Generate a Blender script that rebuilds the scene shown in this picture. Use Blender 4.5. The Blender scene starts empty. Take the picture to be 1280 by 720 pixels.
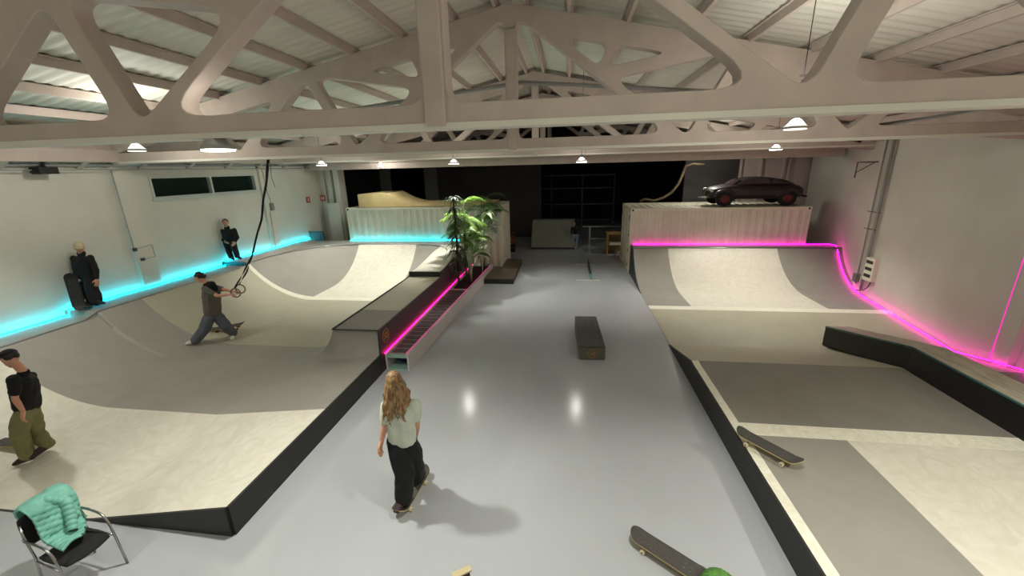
import bpy, bmesh, math, random
from mathutils import Vector as V, Matrix, noise
random.seed(7)
PI = math.pi
C = bpy.context.scene.collection
# ------------------------------------------------------------------ camera
FP = 505.0
Yc = V((72, -152, FP)).normalized()
Dn = V((45, 1690, FP)); Dn = (Dn - Yc * Dn.dot(Yc)).normalized()
Zc = -Dn
Xc = Yc.cross(Zc)
def c2w(a): a = V(a); return V((Xc.dot(a), Yc.dot(a), Zc.dot(a)))
CAMLOC = V((0, 0, 4.0))
def ray(px, py): return c2w((px - 640, py - 360, FP))
def aty(px, py, y): r = ray(px, py); return CAMLOC + r * (y / r.y)
cam = bpy.data.cameras.new('camera'); camo = bpy.data.objects.new('camera', cam); C.objects.link(camo)
cam.sensor_width = 36; cam.lens = FP / 1280 * 36; cam.clip_start = .05; cam.clip_end = 200
r_, u_, b_ = c2w((1, 0, 0)), c2w((0, -1, 0)), c2w((0, 0, -1))
camo.matrix_world = Matrix(((r_.x, u_.x, b_.x, 0), (r_.y, u_.y, b_.y, 0), (r_.z, u_.z, b_.z, 4.0), (0, 0, 0, 1)))
bpy.context.scene.camera = camo

# ------------------------------------------------------------------ materials
def lin(c):
    out = []
    for v in c:
        v = v / 255.0
        out.append(v / 12.92 if v <= .04045 else ((v + .055) / 1.055) ** 2.4)
    return (*out, 1)
MATS = {}
def mat(name, col, rough=.6, metal=0, var=.0, scale=4, bump=0, bscale=20, emit=0, dist=0, spec=None, col2=None, stretch=(1, 1, 1), alpha=1, trans=0):
    m = bpy.data.materials.new(name); m.use_nodes = True; nt = m.node_tree; b = nt.nodes['Principled BSDF']
    c = lin(col); b.inputs['Base Color'].default_value = c
    b.inputs['Roughness'].default_value = rough; b.inputs['Metallic'].default_value = metal
    if spec is not None: b.inputs['Specular IOR Level'].default_value = spec
    if trans: b.inputs['Transmission Weight'].default_value = trans
    if alpha < 1: b.inputs['Alpha'].default_value = alpha
    tc = nt.nodes.new('ShaderNodeTexCoord'); mp = nt.nodes.new('ShaderNodeMapping'); mp.inputs['Scale'].default_value = stretch
    nt.links.new(tc.outputs['Object'], mp.inputs['Vector'])
    if var or col2:
        n = nt.nodes.new('ShaderNodeTexNoise'); n.inputs['Scale'].default_value = scale; n.inputs['Detail'].default_value = 6
        n.inputs['Distortion'].default_value = dist
        nt.links.new(mp.outputs[0], n.inputs['Vector'])
        r = nt.nodes.new('ShaderNodeValToRGB'); r.color_ramp.elements[0].position = .33; r.color_ramp.elements[1].position = .67
        a = lin(col2) if col2 else tuple(x * (1 - var) for x in c[:3]) + (1,)
        r.color_ramp.elements[0].color = a
        r.color_ramp.elements[1].color = c if col2 else tuple(min(1, x * (1 + var)) for x in c[:3]) + (1,)
        nt.links.new(n.outputs['Fac'], r.inputs[0]); nt.links.new(r.outputs[0], b.inputs['Base Color'])
    if bump:
        n = nt.nodes.new('ShaderNodeTexNoise'); n.inputs['Scale'].default_value = bscale; n.inputs['Detail'].default_value = 4
        nt.links.new(mp.outputs[0], n.inputs['Vector'])
        bp = nt.nodes.new('ShaderNodeBump'); bp.inputs['Strength'].default_value = bump; bp.inputs['Distance'].default_value = .02
        nt.links.new(n.outputs['Fac'], bp.inputs['Height']); nt.links.new(bp.outputs[0], b.inputs['Normal'])
    if emit:
        b.inputs['Emission Color'].default_value = c; b.inputs['Emission Strength'].default_value = emit
    MATS[name] = m; return m
mat('wall_white', (205, 203, 190), .7, var=.04, scale=1.2, bump=.15, bscale=9)
mat('roof_white', (214, 211, 196), .7, var=.06, scale=2, stretch=(.3, 3, 1))
mat('concrete_white', (186, 172, 160), .7, var=.06, scale=3, bump=.3, bscale=14)
mat('floor_epoxy', (176, 180, 183), .15, var=.035, scale=.7, bump=.05, bscale=3.5, dist=.6, stretch=(1, .6, 1))
mat('ramp_grey', (150, 147, 138), .55, var=.05, scale=1.8, dist=.8, bump=.05)
mat('ramp_darkgrey', (134, 131, 122), .55, var=.05, scale=2.2, dist=.8)
mat('ramp_beige', (176, 172, 150), .5, var=.05, scale=1.6, dist=1.2)
mat('ply_light', (226, 222, 208), .45, col2=(214, 209, 192), scale=2.4, dist=3.0)
mat('stripe_white', (240, 238, 222), .45, col2=(225, 221, 200), scale=5, dist=3)
mat('side_black', (38, 38, 36), .55, var=.1, scale=3)
mat('side_pink_lit', (74, 58, 62), .5, var=.08, scale=3)  # dark panel; pink from the strip light is mixed into the colour
mat('ledge_black', (22, 22, 21), .45)
mat('ledge_top', (150, 140, 122), .5, col2=(188, 180, 160), scale=2.2, dist=2, stretch=(3, .5, 1))
mat('teal_edge', (40, 92, 88), .4)
mat('steel', (150, 152, 152), .35, metal=.9)
mat('steel_dark', (70, 74, 76), .45, metal=.6)
mat('chrome', (170, 170, 168), .25, metal=1)
mat('black_fabric', (28, 28, 29), .9, bump=.2, bscale=160)
mat('black_cloth', (17, 17, 19), .92, var=.15, scale=8)
mat('hoodie_black', (20, 21, 22), .95, var=.2, scale=10)
mat('tee_sage', (196, 204, 188), .9, var=.05, scale=9)
mat('olive_cloth', (124, 122, 82), .9, var=.12, scale=7)
mat('grey_tee', (96, 92, 84), .9, var=.08, scale=9)
mat('bluegrey_pants', (88, 92, 102), .9, var=.1, scale=7)
mat('jeans', (126, 152, 176), .9, var=.1, scale=9)
mat('skin', (206, 150, 122), .55, var=.04, scale=8)
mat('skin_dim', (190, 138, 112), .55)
mat('hair_blond', (172, 138, 92), .5, col2=(92, 64, 38), scale=14, stretch=(4, 4, .6))
mat('hair_dark', (28, 22, 18), .5)
mat('cream', (196, 182, 144), .9)
mat('eye_dark', (20, 16, 14), .3)
mat('lip', (160, 92, 84), .5)
mat('shoe_white', (215, 212, 200), .6)
mat('shoe_dark', (52, 34, 38), .7)
mat('shoe_black', (22, 22, 22), .7)
mat('teal_quilt', (120, 186, 168), .6, var=.08, scale=6, bump=.15, bscale=40)
mat('navy_blue', (30, 30, 90), .7)
mat('navy_lining', (20, 24, 34), .8)
mat('grip', (74, 72, 68), .9, var=.12, scale=30)
mat('maple', (206, 184, 120), .5)
mat('wheel', (226, 212, 176), .4)
mat('wheel_red', (150, 44, 40), .4)
mat('green_knit', (88, 138, 60), .8, var=.25, scale=30)
mat('leaf_bright', (120, 158, 64), .5, var=.25, scale=6)
mat('leaf_mid', (70, 104, 50), .5, var=.25, scale=6)
mat('leaf_dark', (56, 84, 44), .5, var=.2, scale=6)
mat('leaf_pale', (186, 202, 166), .45, var=.2, scale=6)
mat('trunk', (58, 44, 32), .8, var=.2, scale=10)
mat('soil', (38, 26, 22), .95, bump=.5)
mat('container', (212, 208, 190), .55, scale=1.5, col2=(200, 194, 172))
mat('rust', (110, 70, 44), .8, var=.3, scale=8)
mat('black', (10, 10, 10), .6)
mat('wood_ramp', (200, 182, 134), .6, col2=(184, 164, 116), scale=2)
mat('wood_tan', (176, 142, 92), .6, var=.1)
mat('pad_top', (104, 92, 76), .4, col2=(84, 74, 60), scale=4, stretch=(1, 3, 1))
mat('box_dark', (72, 70, 62), .5, col2=(56, 52, 46), scale=3, stretch=(4, .6, 1))
mat('box_side', (96, 96, 84), .5)
mat('gold', (176, 132, 74), .4)
mat('planter_white', (206, 200, 196), .45, var=.03)
mat('frost', (150, 186, 172), .25)
mat('grate', (170, 140, 150), .45, var=.15, scale=14)  # pink light of the nearby strips is mixed into the cover colour
mat('led_cyan', (0, 222, 255), .4, emit=48)
mat('led_magenta', (255, 0, 190), .4, emit=25)
mat('pilaster_glow', (255, 30, 190), .4, emit=1.0)  # self-lit stand-in for magenta light caught on the pilaster side
mat('led_pink', (255, 20, 130), .4, emit=14)
mat('rim_glow', (235, 90, 165), .4, emit=.9)  # emission imitates a pale rim lit pink by the LEDs
mat('lamp_face', (255, 250, 235), .4, emit=22)
mat('lamp_dim', (255, 250, 235), .4, emit=1.2)
mat('lamp_body', (150, 150, 146), .5)
mat('wire', (50, 46, 42), .7)
mat('strap_black', (16, 16, 17), .85)
mat('ring_wood', (120, 96, 74), .5)
mat('glass_dark', (26, 40, 34), .12, spec=.6)
mat('frame_alu', (190, 196, 190), .45)
mat('sign_red', (170, 70, 52), .5)
mat('sign_mark', (225, 200, 180), .5)
mat('panel_white', (226, 222, 204), .5)
mat('panel_grey', (120, 120, 114), .5)
mat('board_grey', (86, 88, 86), .5, var=.25, scale=12)
mat('car_black', (38, 31, 30), .42)
mat('car_glass', (72, 60, 60), .1)
mat('car_red', (104, 20, 22), .45)
mat('tyre', (18, 16, 16), .8)
mat('hose', (96, 84, 60), .6, var=.1)
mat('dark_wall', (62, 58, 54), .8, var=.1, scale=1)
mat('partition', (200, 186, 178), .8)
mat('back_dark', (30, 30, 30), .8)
mat('bank_grey', (128, 132, 120), .6, var=.05)
mat('pot_white', (150, 146, 136), .6)
mat('leaf_red', (150, 60, 40), .6)
mat('tealglass', (90, 160, 155), .15)
M = MATS

# ------------------------------------------------------------------ mesh helpers
def box(bm, x0, x1, y0, y1, z0, z1, mi=0, mtx=None):
    vs = [bm.verts.new(V((x, y, z))) for z in (z0, z1) for y in (y0, y1) for x in (x0, x1)]
    if mtx is not None:
        for v in vs: v.co = mtx @ v.co
    for f in ((0, 2, 3, 1), (4, 5, 7, 6), (0, 1, 5, 4), (1, 3, 7, 5), (3, 2, 6, 7), (2, 0, 4, 6)):
        fc = bm.faces.new([vs[i] for i in f]); fc.material_index = mi
    return vs
def tube(bm, pts, r, seg=8, mi=0, closed=False, cap=True):
    pts = [V(p) for p in pts]; n = len(pts)
    rs = r if isinstance(r, (list, tuple)) else [r] * n
    rings = []; prev = None
    for i, p in enumerate(pts):
        if closed: t = pts[(i + 1) % n] - pts[i - 1]
        else: t = pts[min(i + 1, n - 1)] - pts[max(i - 1, 0)]
        t.normalize()
        if prev is None:
            a = t.orthogonal().normalized()
        else:
            a = (prev - t * prev.dot(t)); a = a.normalized() if a.length > 1e-6 else t.orthogonal().normalized()
        prev = a; b = t.cross(a)
        rings.append([bm.verts.new(p + (a * math.cos(k * 2 * PI / seg) + b * math.sin(k * 2 * PI / seg)) * rs[i]) for k in range(seg)])
    m = n if closed else n - 1
    for i in range(m):
        A, B = rings[i], rings[(i + 1) % n]
        for k in range(seg):
            f = bm.faces.new((A[k], A[(k + 1) % seg], B[(k + 1) % seg], B[k])); f.material_index = mi; f.smooth = True
    if cap and not closed:
        for R, rev in ((rings[0], True), (rings[-1], False)):
            f = bm.faces.new(R[::-1] if rev else R); f.material_index = mi
def prism(bm, poly, axis, a0, a1, mi=0, mtx=None):
    """poly = 2D points; axis 'x': (y,z) swept in x; 'y': (x,z) swept in y; 'z': (x,y) swept in z"""
    def mk(p, a):
        c = {'x': V((a, p[0], p[1])), 'y': V((p[0], a, p[1])), 'z': V((p[0], p[1], a))}[axis]
        return bm.verts.new(mtx @ c if mtx is not None else c)
    A = [mk(p, a0) for p in poly]; B = [mk(p, a1) for p in poly]; n = len(poly)
    fs = [bm.faces.new(A), bm.faces.new(B[::-1])]
    for i in range(n): fs.append(bm.faces.new((A[i], B[i], B[(i + 1) % n], A[(i + 1) % n])))
    for f in fs: f.material_index = mi
    bmesh.ops.recalc_face_normals(bm, faces=fs)
    return fs
def cyl(bm, p0, p1, r0, r1=None, seg=16, mi=0):
    tube(bm, [p0, p1], [r0, r0 if r1 is None else r1], seg, mi)
def ball(bm, p, r, seg=12, mi=0, sc=(1, 1, 1), rot=None):
    g = bmesh.ops.create_uvsphere(bm, u_segments=seg, v_segments=max(6, seg * 2 // 3), radius=r)
    for v in g['verts']:
        c = V((v.co.x * sc[0], v.co.y * sc[1], v.co.z * sc[2]))
        if rot is not None: c = rot @ c
        v.co = c + V(p)
        for f in v.link_faces: f.material_index = mi; f.smooth = True
def obj(name, bm, mats, parent=None, smooth=False, bevel=0, local=False):
    if isinstance(bm, bmesh.types.BMesh):
        me = bpy.data.meshes.new(name)
        if smooth:
            for f in bm.faces: f.smooth = True
        bm.to_mesh(me); bm.free()
    else: me = bm
    if parent is not None and not local:
        p = parent; off = V((0, 0, 0))
        while p is not None: off += p.location; p = p.parent
        me.transform(Matrix.Translation(-off))
    o = bpy.data.objects.new(name, me); C.objects.link(o)
    for m in (mats if isinstance(mats, (list, tuple)) else [mats]): me.materials.append(M[m] if isinstance(m, str) else m)
    if parent is not None: o.parent = parent
    if bevel:
        b = o.modifiers.new('bevel', 'BEVEL'); b.width = bevel; b.segments = 2; b.limit_method = 'ANGLE'
    return o
def nb(): return bmesh.new()
def tag(o, label, cat, group=None, kind=None):
    o['label'] = label; o['category'] = cat
    if group: o['group'] = group
    if kind: o['kind'] = kind
    return o
def thing(name, label, cat, loc=(0, 0, 0), rz=0, group=None):
    o = bpy.data.objects.new(name, None); C.objects.link(o); o.location = loc; o.rotation_euler = (0, 0, rz)
    return tag(o, label, cat, group)
def struct(name, bm, m, bevel=0):
    o = obj(name, bm, m, bevel=bevel); o['kind'] = 'structure'; return o
def copy_tree(o, parent=None):
    c = o.copy(); C.objects.link(c); c.parent = parent
    for ch in list(o.children): copy_tree(ch, c)
    return c

# ------------------------------------------------------------------ the hall
CX = -1.15
LW = -10.8
def rwx(y): return 8.0 + (y - 7.6) * (1.35 / 8.0)
def zroof(x): return 7.10 - .21 * abs(x - CX)
bm = nb(); box(bm, -11.4, 13.5, -3, 32, -.1, 0); struct('floor', bm, 'floor_epoxy')
# left wall with window hole
WY0, WY1, WZ0, WZ1 = 9.45, 13.15, 3.45, 4.02
bm = nb()
box(bm, LW - .25, LW, -3, WY0, 0, 5.05); box(bm, LW - .25, LW, WY1, 17.1, 0, 5.05)
box(bm, LW - .25, LW, WY0, WY1, 0, WZ0); box(bm, LW - .25, LW, WY0, WY1, WZ1, 5.05)
for y0, y1 in ((8.55, 9.0), (13.3, 13.65), (3.4, 3.8)): box(bm, LW - .02, LW + .09, y0, y1, 0, 4.3)
struct('wall_left', bm, 'wall_white')
w = bpy.data.objects.new('window_1', None); C.objects.link(w); w['kind'] = 'structure'; w.location = (LW, 11.3, 3.45)
bm = nb(); t = .05
for a in ((WY0, WY1, WZ0, WZ0 + t), (WY0, WY1, WZ1 - t, WZ1), (WY0, WY0 + t, WZ0 + t, WZ1 - t), (WY1 - t, WY1, WZ0 + t, WZ1 - t), (11.29, 11.36, WZ0 + t, WZ1 - t)):
    box(bm, LW - .12, LW + .03, *a)
box(bm, LW - .05, LW + .06, WY0 - .05, WY1 + .05, WZ0 - .05, WZ0)
obj('window_frame', bm, 'frame_alu', w)
for a, b in ((WY0 + t, 11.29), (11.36, WY1 - t)):
    bm = nb(); box(bm, LW - .1, LW - .08, a, b, WZ0 + t, WZ1 - t); obj('pane', bm, 'glass_dark', w)
# right wall (runs slightly out of square) with pilasters
bm = nb(); A = (rwx(-3), -3); B = (rwx(19), 19)
prism(bm, [A, (A[0] + .25, A[1]), (B[0] + .25, B[1]), B], 'z', 0, 5.1)
for y, wd, dp in ((13.25, .42, .05), (7.75, .3, .14)):
    x = rwx(y); prism(bm, [(x - dp, y), (x + .1, y), (x + .1 + .05, y + wd), (x - dp + .06, y + wd)], 'z', 0, 4.55)
struct('wall_right', bm, 'wall_white')
bm = nb(); box(bm, -11.05, 9, -3.2, -3, 0, 7.2); struct('wall_front', bm, 'wall_white')
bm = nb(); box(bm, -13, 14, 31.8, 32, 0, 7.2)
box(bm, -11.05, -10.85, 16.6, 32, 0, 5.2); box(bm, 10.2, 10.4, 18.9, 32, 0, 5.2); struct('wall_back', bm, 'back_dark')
# white wall section behind the bowl in the far left corner
bm = nb(); box(bm, LW, -9.72, 16.9, 17.1, 0, 4.5)
box(bm, -10.62, -10.5, 16.8, 16.9, 0, 4.4); box(bm, -10.3, -10.12, 16.7, 16.9, 0, 4.4); box(bm, -9.95, -9.72, 16.6, 16.9, 0, 4.4); box(bm, -10.28, -9.74, 16.4, 16.9, 0, 2.75)
struct('wall_corner', bm, 'wall_white')
# dim partition far behind left container with a door-size white sheet and a glazed grid
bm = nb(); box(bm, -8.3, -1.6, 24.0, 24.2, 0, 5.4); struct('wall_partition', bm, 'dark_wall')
bm = nb(); box(bm, -11.0, -10.2, 22.9, 23.0, 0, 4.5); struct('door_1', bm, 'panel_grey')
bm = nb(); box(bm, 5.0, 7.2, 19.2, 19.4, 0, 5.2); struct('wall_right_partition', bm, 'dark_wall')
bm = nb(); box(bm, 7.2, 11, 19.2, 19.4, 0, 5.2)
for x in (7.2, 8.0, 8.9, 9.1): box(bm, x, x + .07, 19.1, 19.2, 0, 4.4)
struct('wall_rear_right', bm, 'partition')
# corrugated roof
def roof(name, side):
    bm = nb(); n = int(35 / .045); prev = None
    for i in range(n + 1):
        y = -3 + i * .045; dz = .011 * math.cos(i * 2 * PI / 5.0)
        u1 = 11.6 if side > 0 else 9.75
        a = bm.verts.new((CX, y, zroof(CX) + dz)); b = bm.verts.new((CX + side * u1, y, zroof(CX + side * u1) + dz))
        if prev: bm.faces.new((prev[0], prev[1], b, a))
        prev = (a, b)
    o = struct(name, bm, 'roof_white'); 
    s = o.modifiers.new('solid', 'SOLIDIFY'); s.thickness = .03; s.offset = 1 if side < 0 else -1
    for p in o.data.polygons: p.use_smooth = True
roof('ceiling', -1); roof('ceiling_right', 1)
k = 0
def purlin(u, side, w=.055, h=.14):
    global k
    k += 1; bm = nb(); x = CX + side * u; z = zroof(x) - .035
    prism(bm, [(x - w, z), (x - w * .55, z - h), (x + w * .55, z - h), (x + w, z)], 'y', -3, 31.8)
    # overlapping sheet joint: narrow lip above each purlin
    box(bm, x - w * 1.6, x + w * 1.6, -3, 31.8, z - .02, z)
    struct('trim_%d' % k, bm, 'concrete_white')
for s in (-1, 1):
    for i in range(1, 9): purlin(.04 + 1.06 * i, s)
    purlin(.28, s, .05, .12)
purlin(9.55, 1); purlin(10.3, 1)
# eave beams and wall rail
bm = nb(); box(bm, LW, LW + .35, -3, 16.4, 4.36, 4.62); box(bm, LW, LW + .2, -3, 16.4, 4.62, 5.0)
for y in [5.2 + i * 1.35 for i in range(9)]: prism(bm, [(LW, 4.2), (LW, 4.36), (LW + .28, 4.36)], 'y', y, y + .12)
struct('trim_eave_left', bm, 'concrete_white')
bm = nb(); prism(bm, [(rwx(-3) - .3, -3), (rwx(-3), -3), (rwx(16) , 16), (rwx(16) - .3, 16)], 'z', 4.5, 4.85); struct('trim_eave_right', bm, 'concrete_white')
bm = nb(); tube(bm, [(LW + .12, -3, 4.3), (LW + .12, 16.2, 4.3)], .03); tube(bm, [(LW + .2, -3, 4.2), (LW + .2, 16.2, 4.2)], .012); struct('trim_rail_left', bm, 'lamp_body')
# lintel over the dark back hall
bm = nb(); box(bm, LW, 9.3, 16.0, 16.25, 4.1, 4.36); box(bm, LW, 9.3, 15.9, 16.35, 4.36, 4.42); struct('trim_lintel', bm, 'concrete_white')

# trusses: flat slabs with rounded openings
def rounded(poly, inset, rad):
    n = len(poly); P = [V((p[0], p[1])) for p in poly]
    area = sum(P[i].x * P[(i + 1) % n].y - P[(i + 1) % n].x * P[i].y for i in range(n))
    if area < 0: P.reverse()
    ins = inset if isinstance(inset, list) else [inset] * n
    if area < 0: ins = [ins[(n - 2 - i) % n] for i in range(n)]
    L = []
    for i in range(n):
        a, b = P[i], P[(i + 1) % n]; d = (b - a).normalized(); nn = V((-d.y, d.x)); L.append((a + nn * ins[i], d))
    Q = []
    for i in range(n):
        p, d = L[i - 1]; q, e = L[i]; den = d.x * e.y - d.y * e.x
        tt = ((q - p).x * e.y - (q - p).y * e.x) / den; Q.append(p + d * tt)
    out = []
    for i in range(n):
        a, b, c = Q[i - 1], Q[i], Q[(i + 1) % n]
        d1 = (a - b).normalized(); d2 = (c - b).normalized(); ang = d1.angle(d2)
        s = min(rad / math.tan(ang / 2), (a - b).length * .42, (c - b).length * .42)
        p0 = b + d1 * s; p1 = b + d2 * s
        for j in range(7):
            tq = j / 6; out.append(p0 * (1 - tq) ** 2 + b * 2 * tq * (1 - tq) + p1 * tq ** 2)
    return out
def truss(y, depth, label, au=3.4, zb=4.40, c_=.18, d=.075, rad=.16, drop=0):
    UL, UR = 9.7, (rwx(y) - CX)
    def top(u): return 6.92 - .205 * u
    cu = bpy.data.curves.new('truss', 'CURVE'); cu.dimensions = '2D'; cu.fill_mode = 'BOTH'; cu.extrude = depth / 2; cu.bevel_depth = .012
    def spl(pts):
        s = cu.splines.new('POLY'); s.points.add(len(pts) - 1)
        for q, p in zip(s.points, pts): q.co = (p[0], p[1], 0, 1)
        s.use_cyclic_u = True
    spl([(-UL, zb - .12), (-UL + 1.3, zb), (UR - 1.3, zb), (UR, zb - .12), (UR, top(UR)), (0, top(0)), (-UL, top(UL))])
    topx = top; top = lambda u: topx(u) - drop
    K0 = (0, zb); K1 = (0, top(0)); A = (au, zb)
    J = (K1[0] + (A[0] - K1[0]) * .5, K1[1] + (A[1] - K1[1]) * .5 )
    T2 = (au * .6, top(au * .6)); T4 = (au * (1.27 if not drop else 1.2), top(au * 1.25)); E_ = (au * 1.8, zb); T7 = (7.4, top(7.4))
    for s, U in ((1, UR), (-1, UL)):
        W0 = (U, zb); W1 = (U, top(U))
        def f(ps, ins, rad=rad):
            spl(rounded([(p[0] * s, p[1]) for p in ps], ins, rad))
        tc = .36
        f([K0, A, K1], [c_, d, .1])
        f([K1, J, T2], [d, .07, tc])
        f([T2, J, T4], [.07, .09, tc])
        f([J, A, T4], [d, .09, .09])
        f([A, E_, T4], [c_, .1, .09])
        f([E_, T7, T4], [.09, tc, .1], .1)
        f([E_, (U - .35, zb), (U - .35, top(U)), T7], [c_, .05, tc, .09], .1)
    o = bpy.data.objects.new('tmp', cu); C.objects.link(o)
    bpy.context.view_layer.update()
    me = bpy.data.meshes.new_from_object(o.evaluated_get(bpy.context.evaluated_depsgraph_get()))
    bpy.data.objects.remove(o)
    me.transform(Matrix.Translation((CX, y, 0)) @ Matrix.Rotation(PI / 2, 4, 'X'))
    t = thing('roof_truss', label, 'truss', (CX, y, zb), 0, 'roof trusses')
    me.materials.clear()
    obj('truss_web', me, 'concrete_white', t)
    bm = nb(); box(bm, CX - .09, CX + .09, y - depth / 2 - .05, y + depth / 2 + .05, zb - .02, 6.5)
    obj('king_post', bm, 'concrete_white', t, bevel=.01)
    bm = nb(); z = zb - .045; box(bm, LW + .1, CX + UR, y - depth / 2 - .02, y + depth / 2 + .02, z, z + .05); obj('bottom_plate', bm, 'roof_white', t)
    return t
truss(3.75, .17, 'nearest white concrete roof truss crossing the top of the view', 3.0, 4.385, .15, .045, .17, .42)
truss(8.7, .2, 'second white concrete roof truss with its pointed apex in full view', 3.4, 4.37)
truss(14.4, .2, 'third white roof truss deeper in the hall')
truss(18.4, .2, 'fourth white roof truss over the dark rear hall')
truss(24.5, .2, 'farthest white roof truss over the dark rear hall')
bm = nb(); tube(bm, [(LW, 10.6, 5.05), (CX, 10.6, 5.95), (rwx(10.6), 10.6, 5.05)], .05, 8)
tag(obj('conduit_pipe', bm, 'lamp_body'), 'grey round pipe spanning the hall between second and third truss', 'pipe')

# ------------------------------------------------------------------ ramp surfaces
def frange(a, b, st, extra=()):
    n = max(1, round((b - a) / st)); L = [a + (b - a) * i / n for i in range(n + 1)]
    for e in extra:
        if a < e < b:
            j = min(range(len(L)), key=lambda q: abs(L[q] - e))
            if 0 < j < len(L) - 1: L[j] = e
    return sorted(set(L))
def sm(t): t = max(0, min(1, t)); return t * t * (3 - 2 * t)
def quarter(d, L, h):
    """height above flat at distance d in from the coping"""
    if d <= 0: return h
    if d >= L: return 0
    R = (L * L + h * h) / (2 * h); q = L - d
    return min(h, R - math.sqrt(max(0, R * R - q * q)))
BX0, BX1, BY0, BY1 = LW, -3.8, 3.2, 15.6
DECKB = 1.28
def left_z(x, y, side=0):
    zf = .17 * sm((y - 3.2) / 2.2)
    # left quarter and back quarter with a rounded corner
    cx = -9.98 if y < 11.1 else -10.2
    dl = x - cx; db = 14.75 - y; r = 2.3
    if dl < r and db < r: d = r - math.hypot(r - dl, r - db)
    else: d = min(dl, db)
    dr = -4.75 - x
    if y > 11.3:
        r2 = 1.7; dr2 = -4.15 - x
        d = min(d, 9)
        if dr2 < r2 and db < r2: d = min(d, r2 - math.hypot(r2 - dr2, r2 - db))
    ht = 1.28 if y < 14 else DECKB
    if y < 6.85: ht = 1.18
    lead = sm((y + 1) / 3.0)
    z = zf + quarter(d, 2.2, ht - zf)
    if d <= 0:
        z = ht
        if y > 11.1 and x < cx: z = 1.39 if y < 14.9 else 1.39 - .11 * sm((x + 10.8) / .5)
    # right side of the bowl: box with its own quarter
    if y > 7.1:
        top = .93 if y < 11.3 else 1.08 + .2 * sm((y - 11.4) / 2.5)
        if y > 11.3:
            xr = -4.72
            z = max(z, zf + quarter(xr - x, 1.5, top - zf))
        else:
            z = max(z, zf + quarter(dr, 1.0, top - zf))
    else:
        z = max(z, zf + (.40 - zf) * max(0, min(1, (x + 5.8) / 2.0)))
        if y < 5: pass
    return z
def left_m(x, y):
    #0 grey 1 darkgrey 2 beige 3 light ply 4 stripe
    cx = -9.98 if y < 11.1 else -10.2
    if x < cx: return 0
    if x > -4.75 and y > 7.1:
        if y < 8.3: return 1
        if y < 11.3: return 2
        return 3 if y < 14.6 else 0
    if y > 14.75: return 0
    if y > 11.45: return 3 if -8.15 < x < -5.8 else 0
    if y > 11.15: return 4
    if y > 7.8: return 2
    if y > 7.1 and x > -4.75 - 1.0: return 0
    if y > 5.15: return 0
    return 3
def field(name, zfun, mfun, xs, ys, mats, parent, slab=0):
    bm = nb(); G = []
    for y in ys:
        G.append([bm.verts.new((x, y, zfun(x, y))) for x in xs])
    for j in range(len(ys) - 1):
        for i in range(len(xs) - 1):
            f = bm.faces.new((G[j][i], G[j][i + 1], G[j + 1][i + 1], G[j + 1][i]))
            f.material_index = mfun((xs[i] + xs[i + 1]) / 2, (ys[j] + ys[j + 1]) / 2); f.smooth = True
            za = [v.co.z for v in f.verts]
            if max(za) - min(za) > .13 and (ys[j + 1] - ys[j]) < .03: f.smooth = False; f.material_index = 5 if len(mats) > 5 else f.material_index
    return obj(name, bm, mats, parent)
bowl = thing('skate_bowl', 'large bowl ramp filling the left half, grey and plywood with cyan-lit deck', 'skate ramp', (-7.3, 3.2, 0))
ys = frange(BY0, BY1, .1, (5.15, 7.8, 11.15, 11.45, 14.75)); ys = sorted(set([y for y in ys if abs(y - 7.1) > .03 and abs(y - 11.3) > .02 and abs(y-6.85)>.03 and abs(y-11.1)>.02] + [7.085, 7.115, 11.29, 11.31, 6.84, 6.86, 11.09, 11.11]))
xs = frange(BX0, BX1, .08, (-4.75, -8.15, -5.8, -9.98, -10.2))
xs = sorted(set(xs + [-9.99, -10.19]))
field('riding_surface', left_z, left_m, xs, ys, ['ramp_grey', 'ramp_darkgrey', 'ramp_beige', 'ply_light', 'stripe_white', 'ramp_grey'], bowl)
def skirt(name, pts, zf, m, parent, off=(0, 0), th=.03, zlow=0):
    bm = nb(); A = []
    for (x, y) in pts:
        z = max(zf(x, y), zlow + .004); A.append([bm.verts.new(V((x, y, zlow))), bm.verts.new(V((x, y, z))), bm.verts.new(V((x + off[0], y + off[1], z))), bm.verts.new(V((x + off[0], y + off[1], zlow)))])
    for a, b in zip(A, A[1:]):
        for i in range(4): bm.faces.new((a[i], a[(i + 1) % 4], b[(i + 1) % 4], b[i]))
    bm.faces.new(A[0]); bm.faces.new(A[-1][::-1]); bmesh.ops.recalc_face_normals(bm, faces=bm.faces[:])
    return obj(name, bm, m, parent)
skirt('side_skirt', [(BX1, y) for y in ys if y < 7.1], lambda x, y: left_z(x, y), 'side_black', bowl, (.03, 0))
skirt('box_side_panel', [(BX1, y) for y in ys if y > 7.1], lambda x, y: left_z(x, y), 'side_pink_lit', bowl, (.03, 0))
skirt('front_skirt', [(x, BY0) for x in xs], lambda x, y: left_z(x, y), 'side_black', bowl, (0, -.03))
skirt('back_skirt', [(x, BY1) for x in xs], lambda x, y: left_z(x, y) - .01, 'side_black', bowl, (0, .02))
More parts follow.
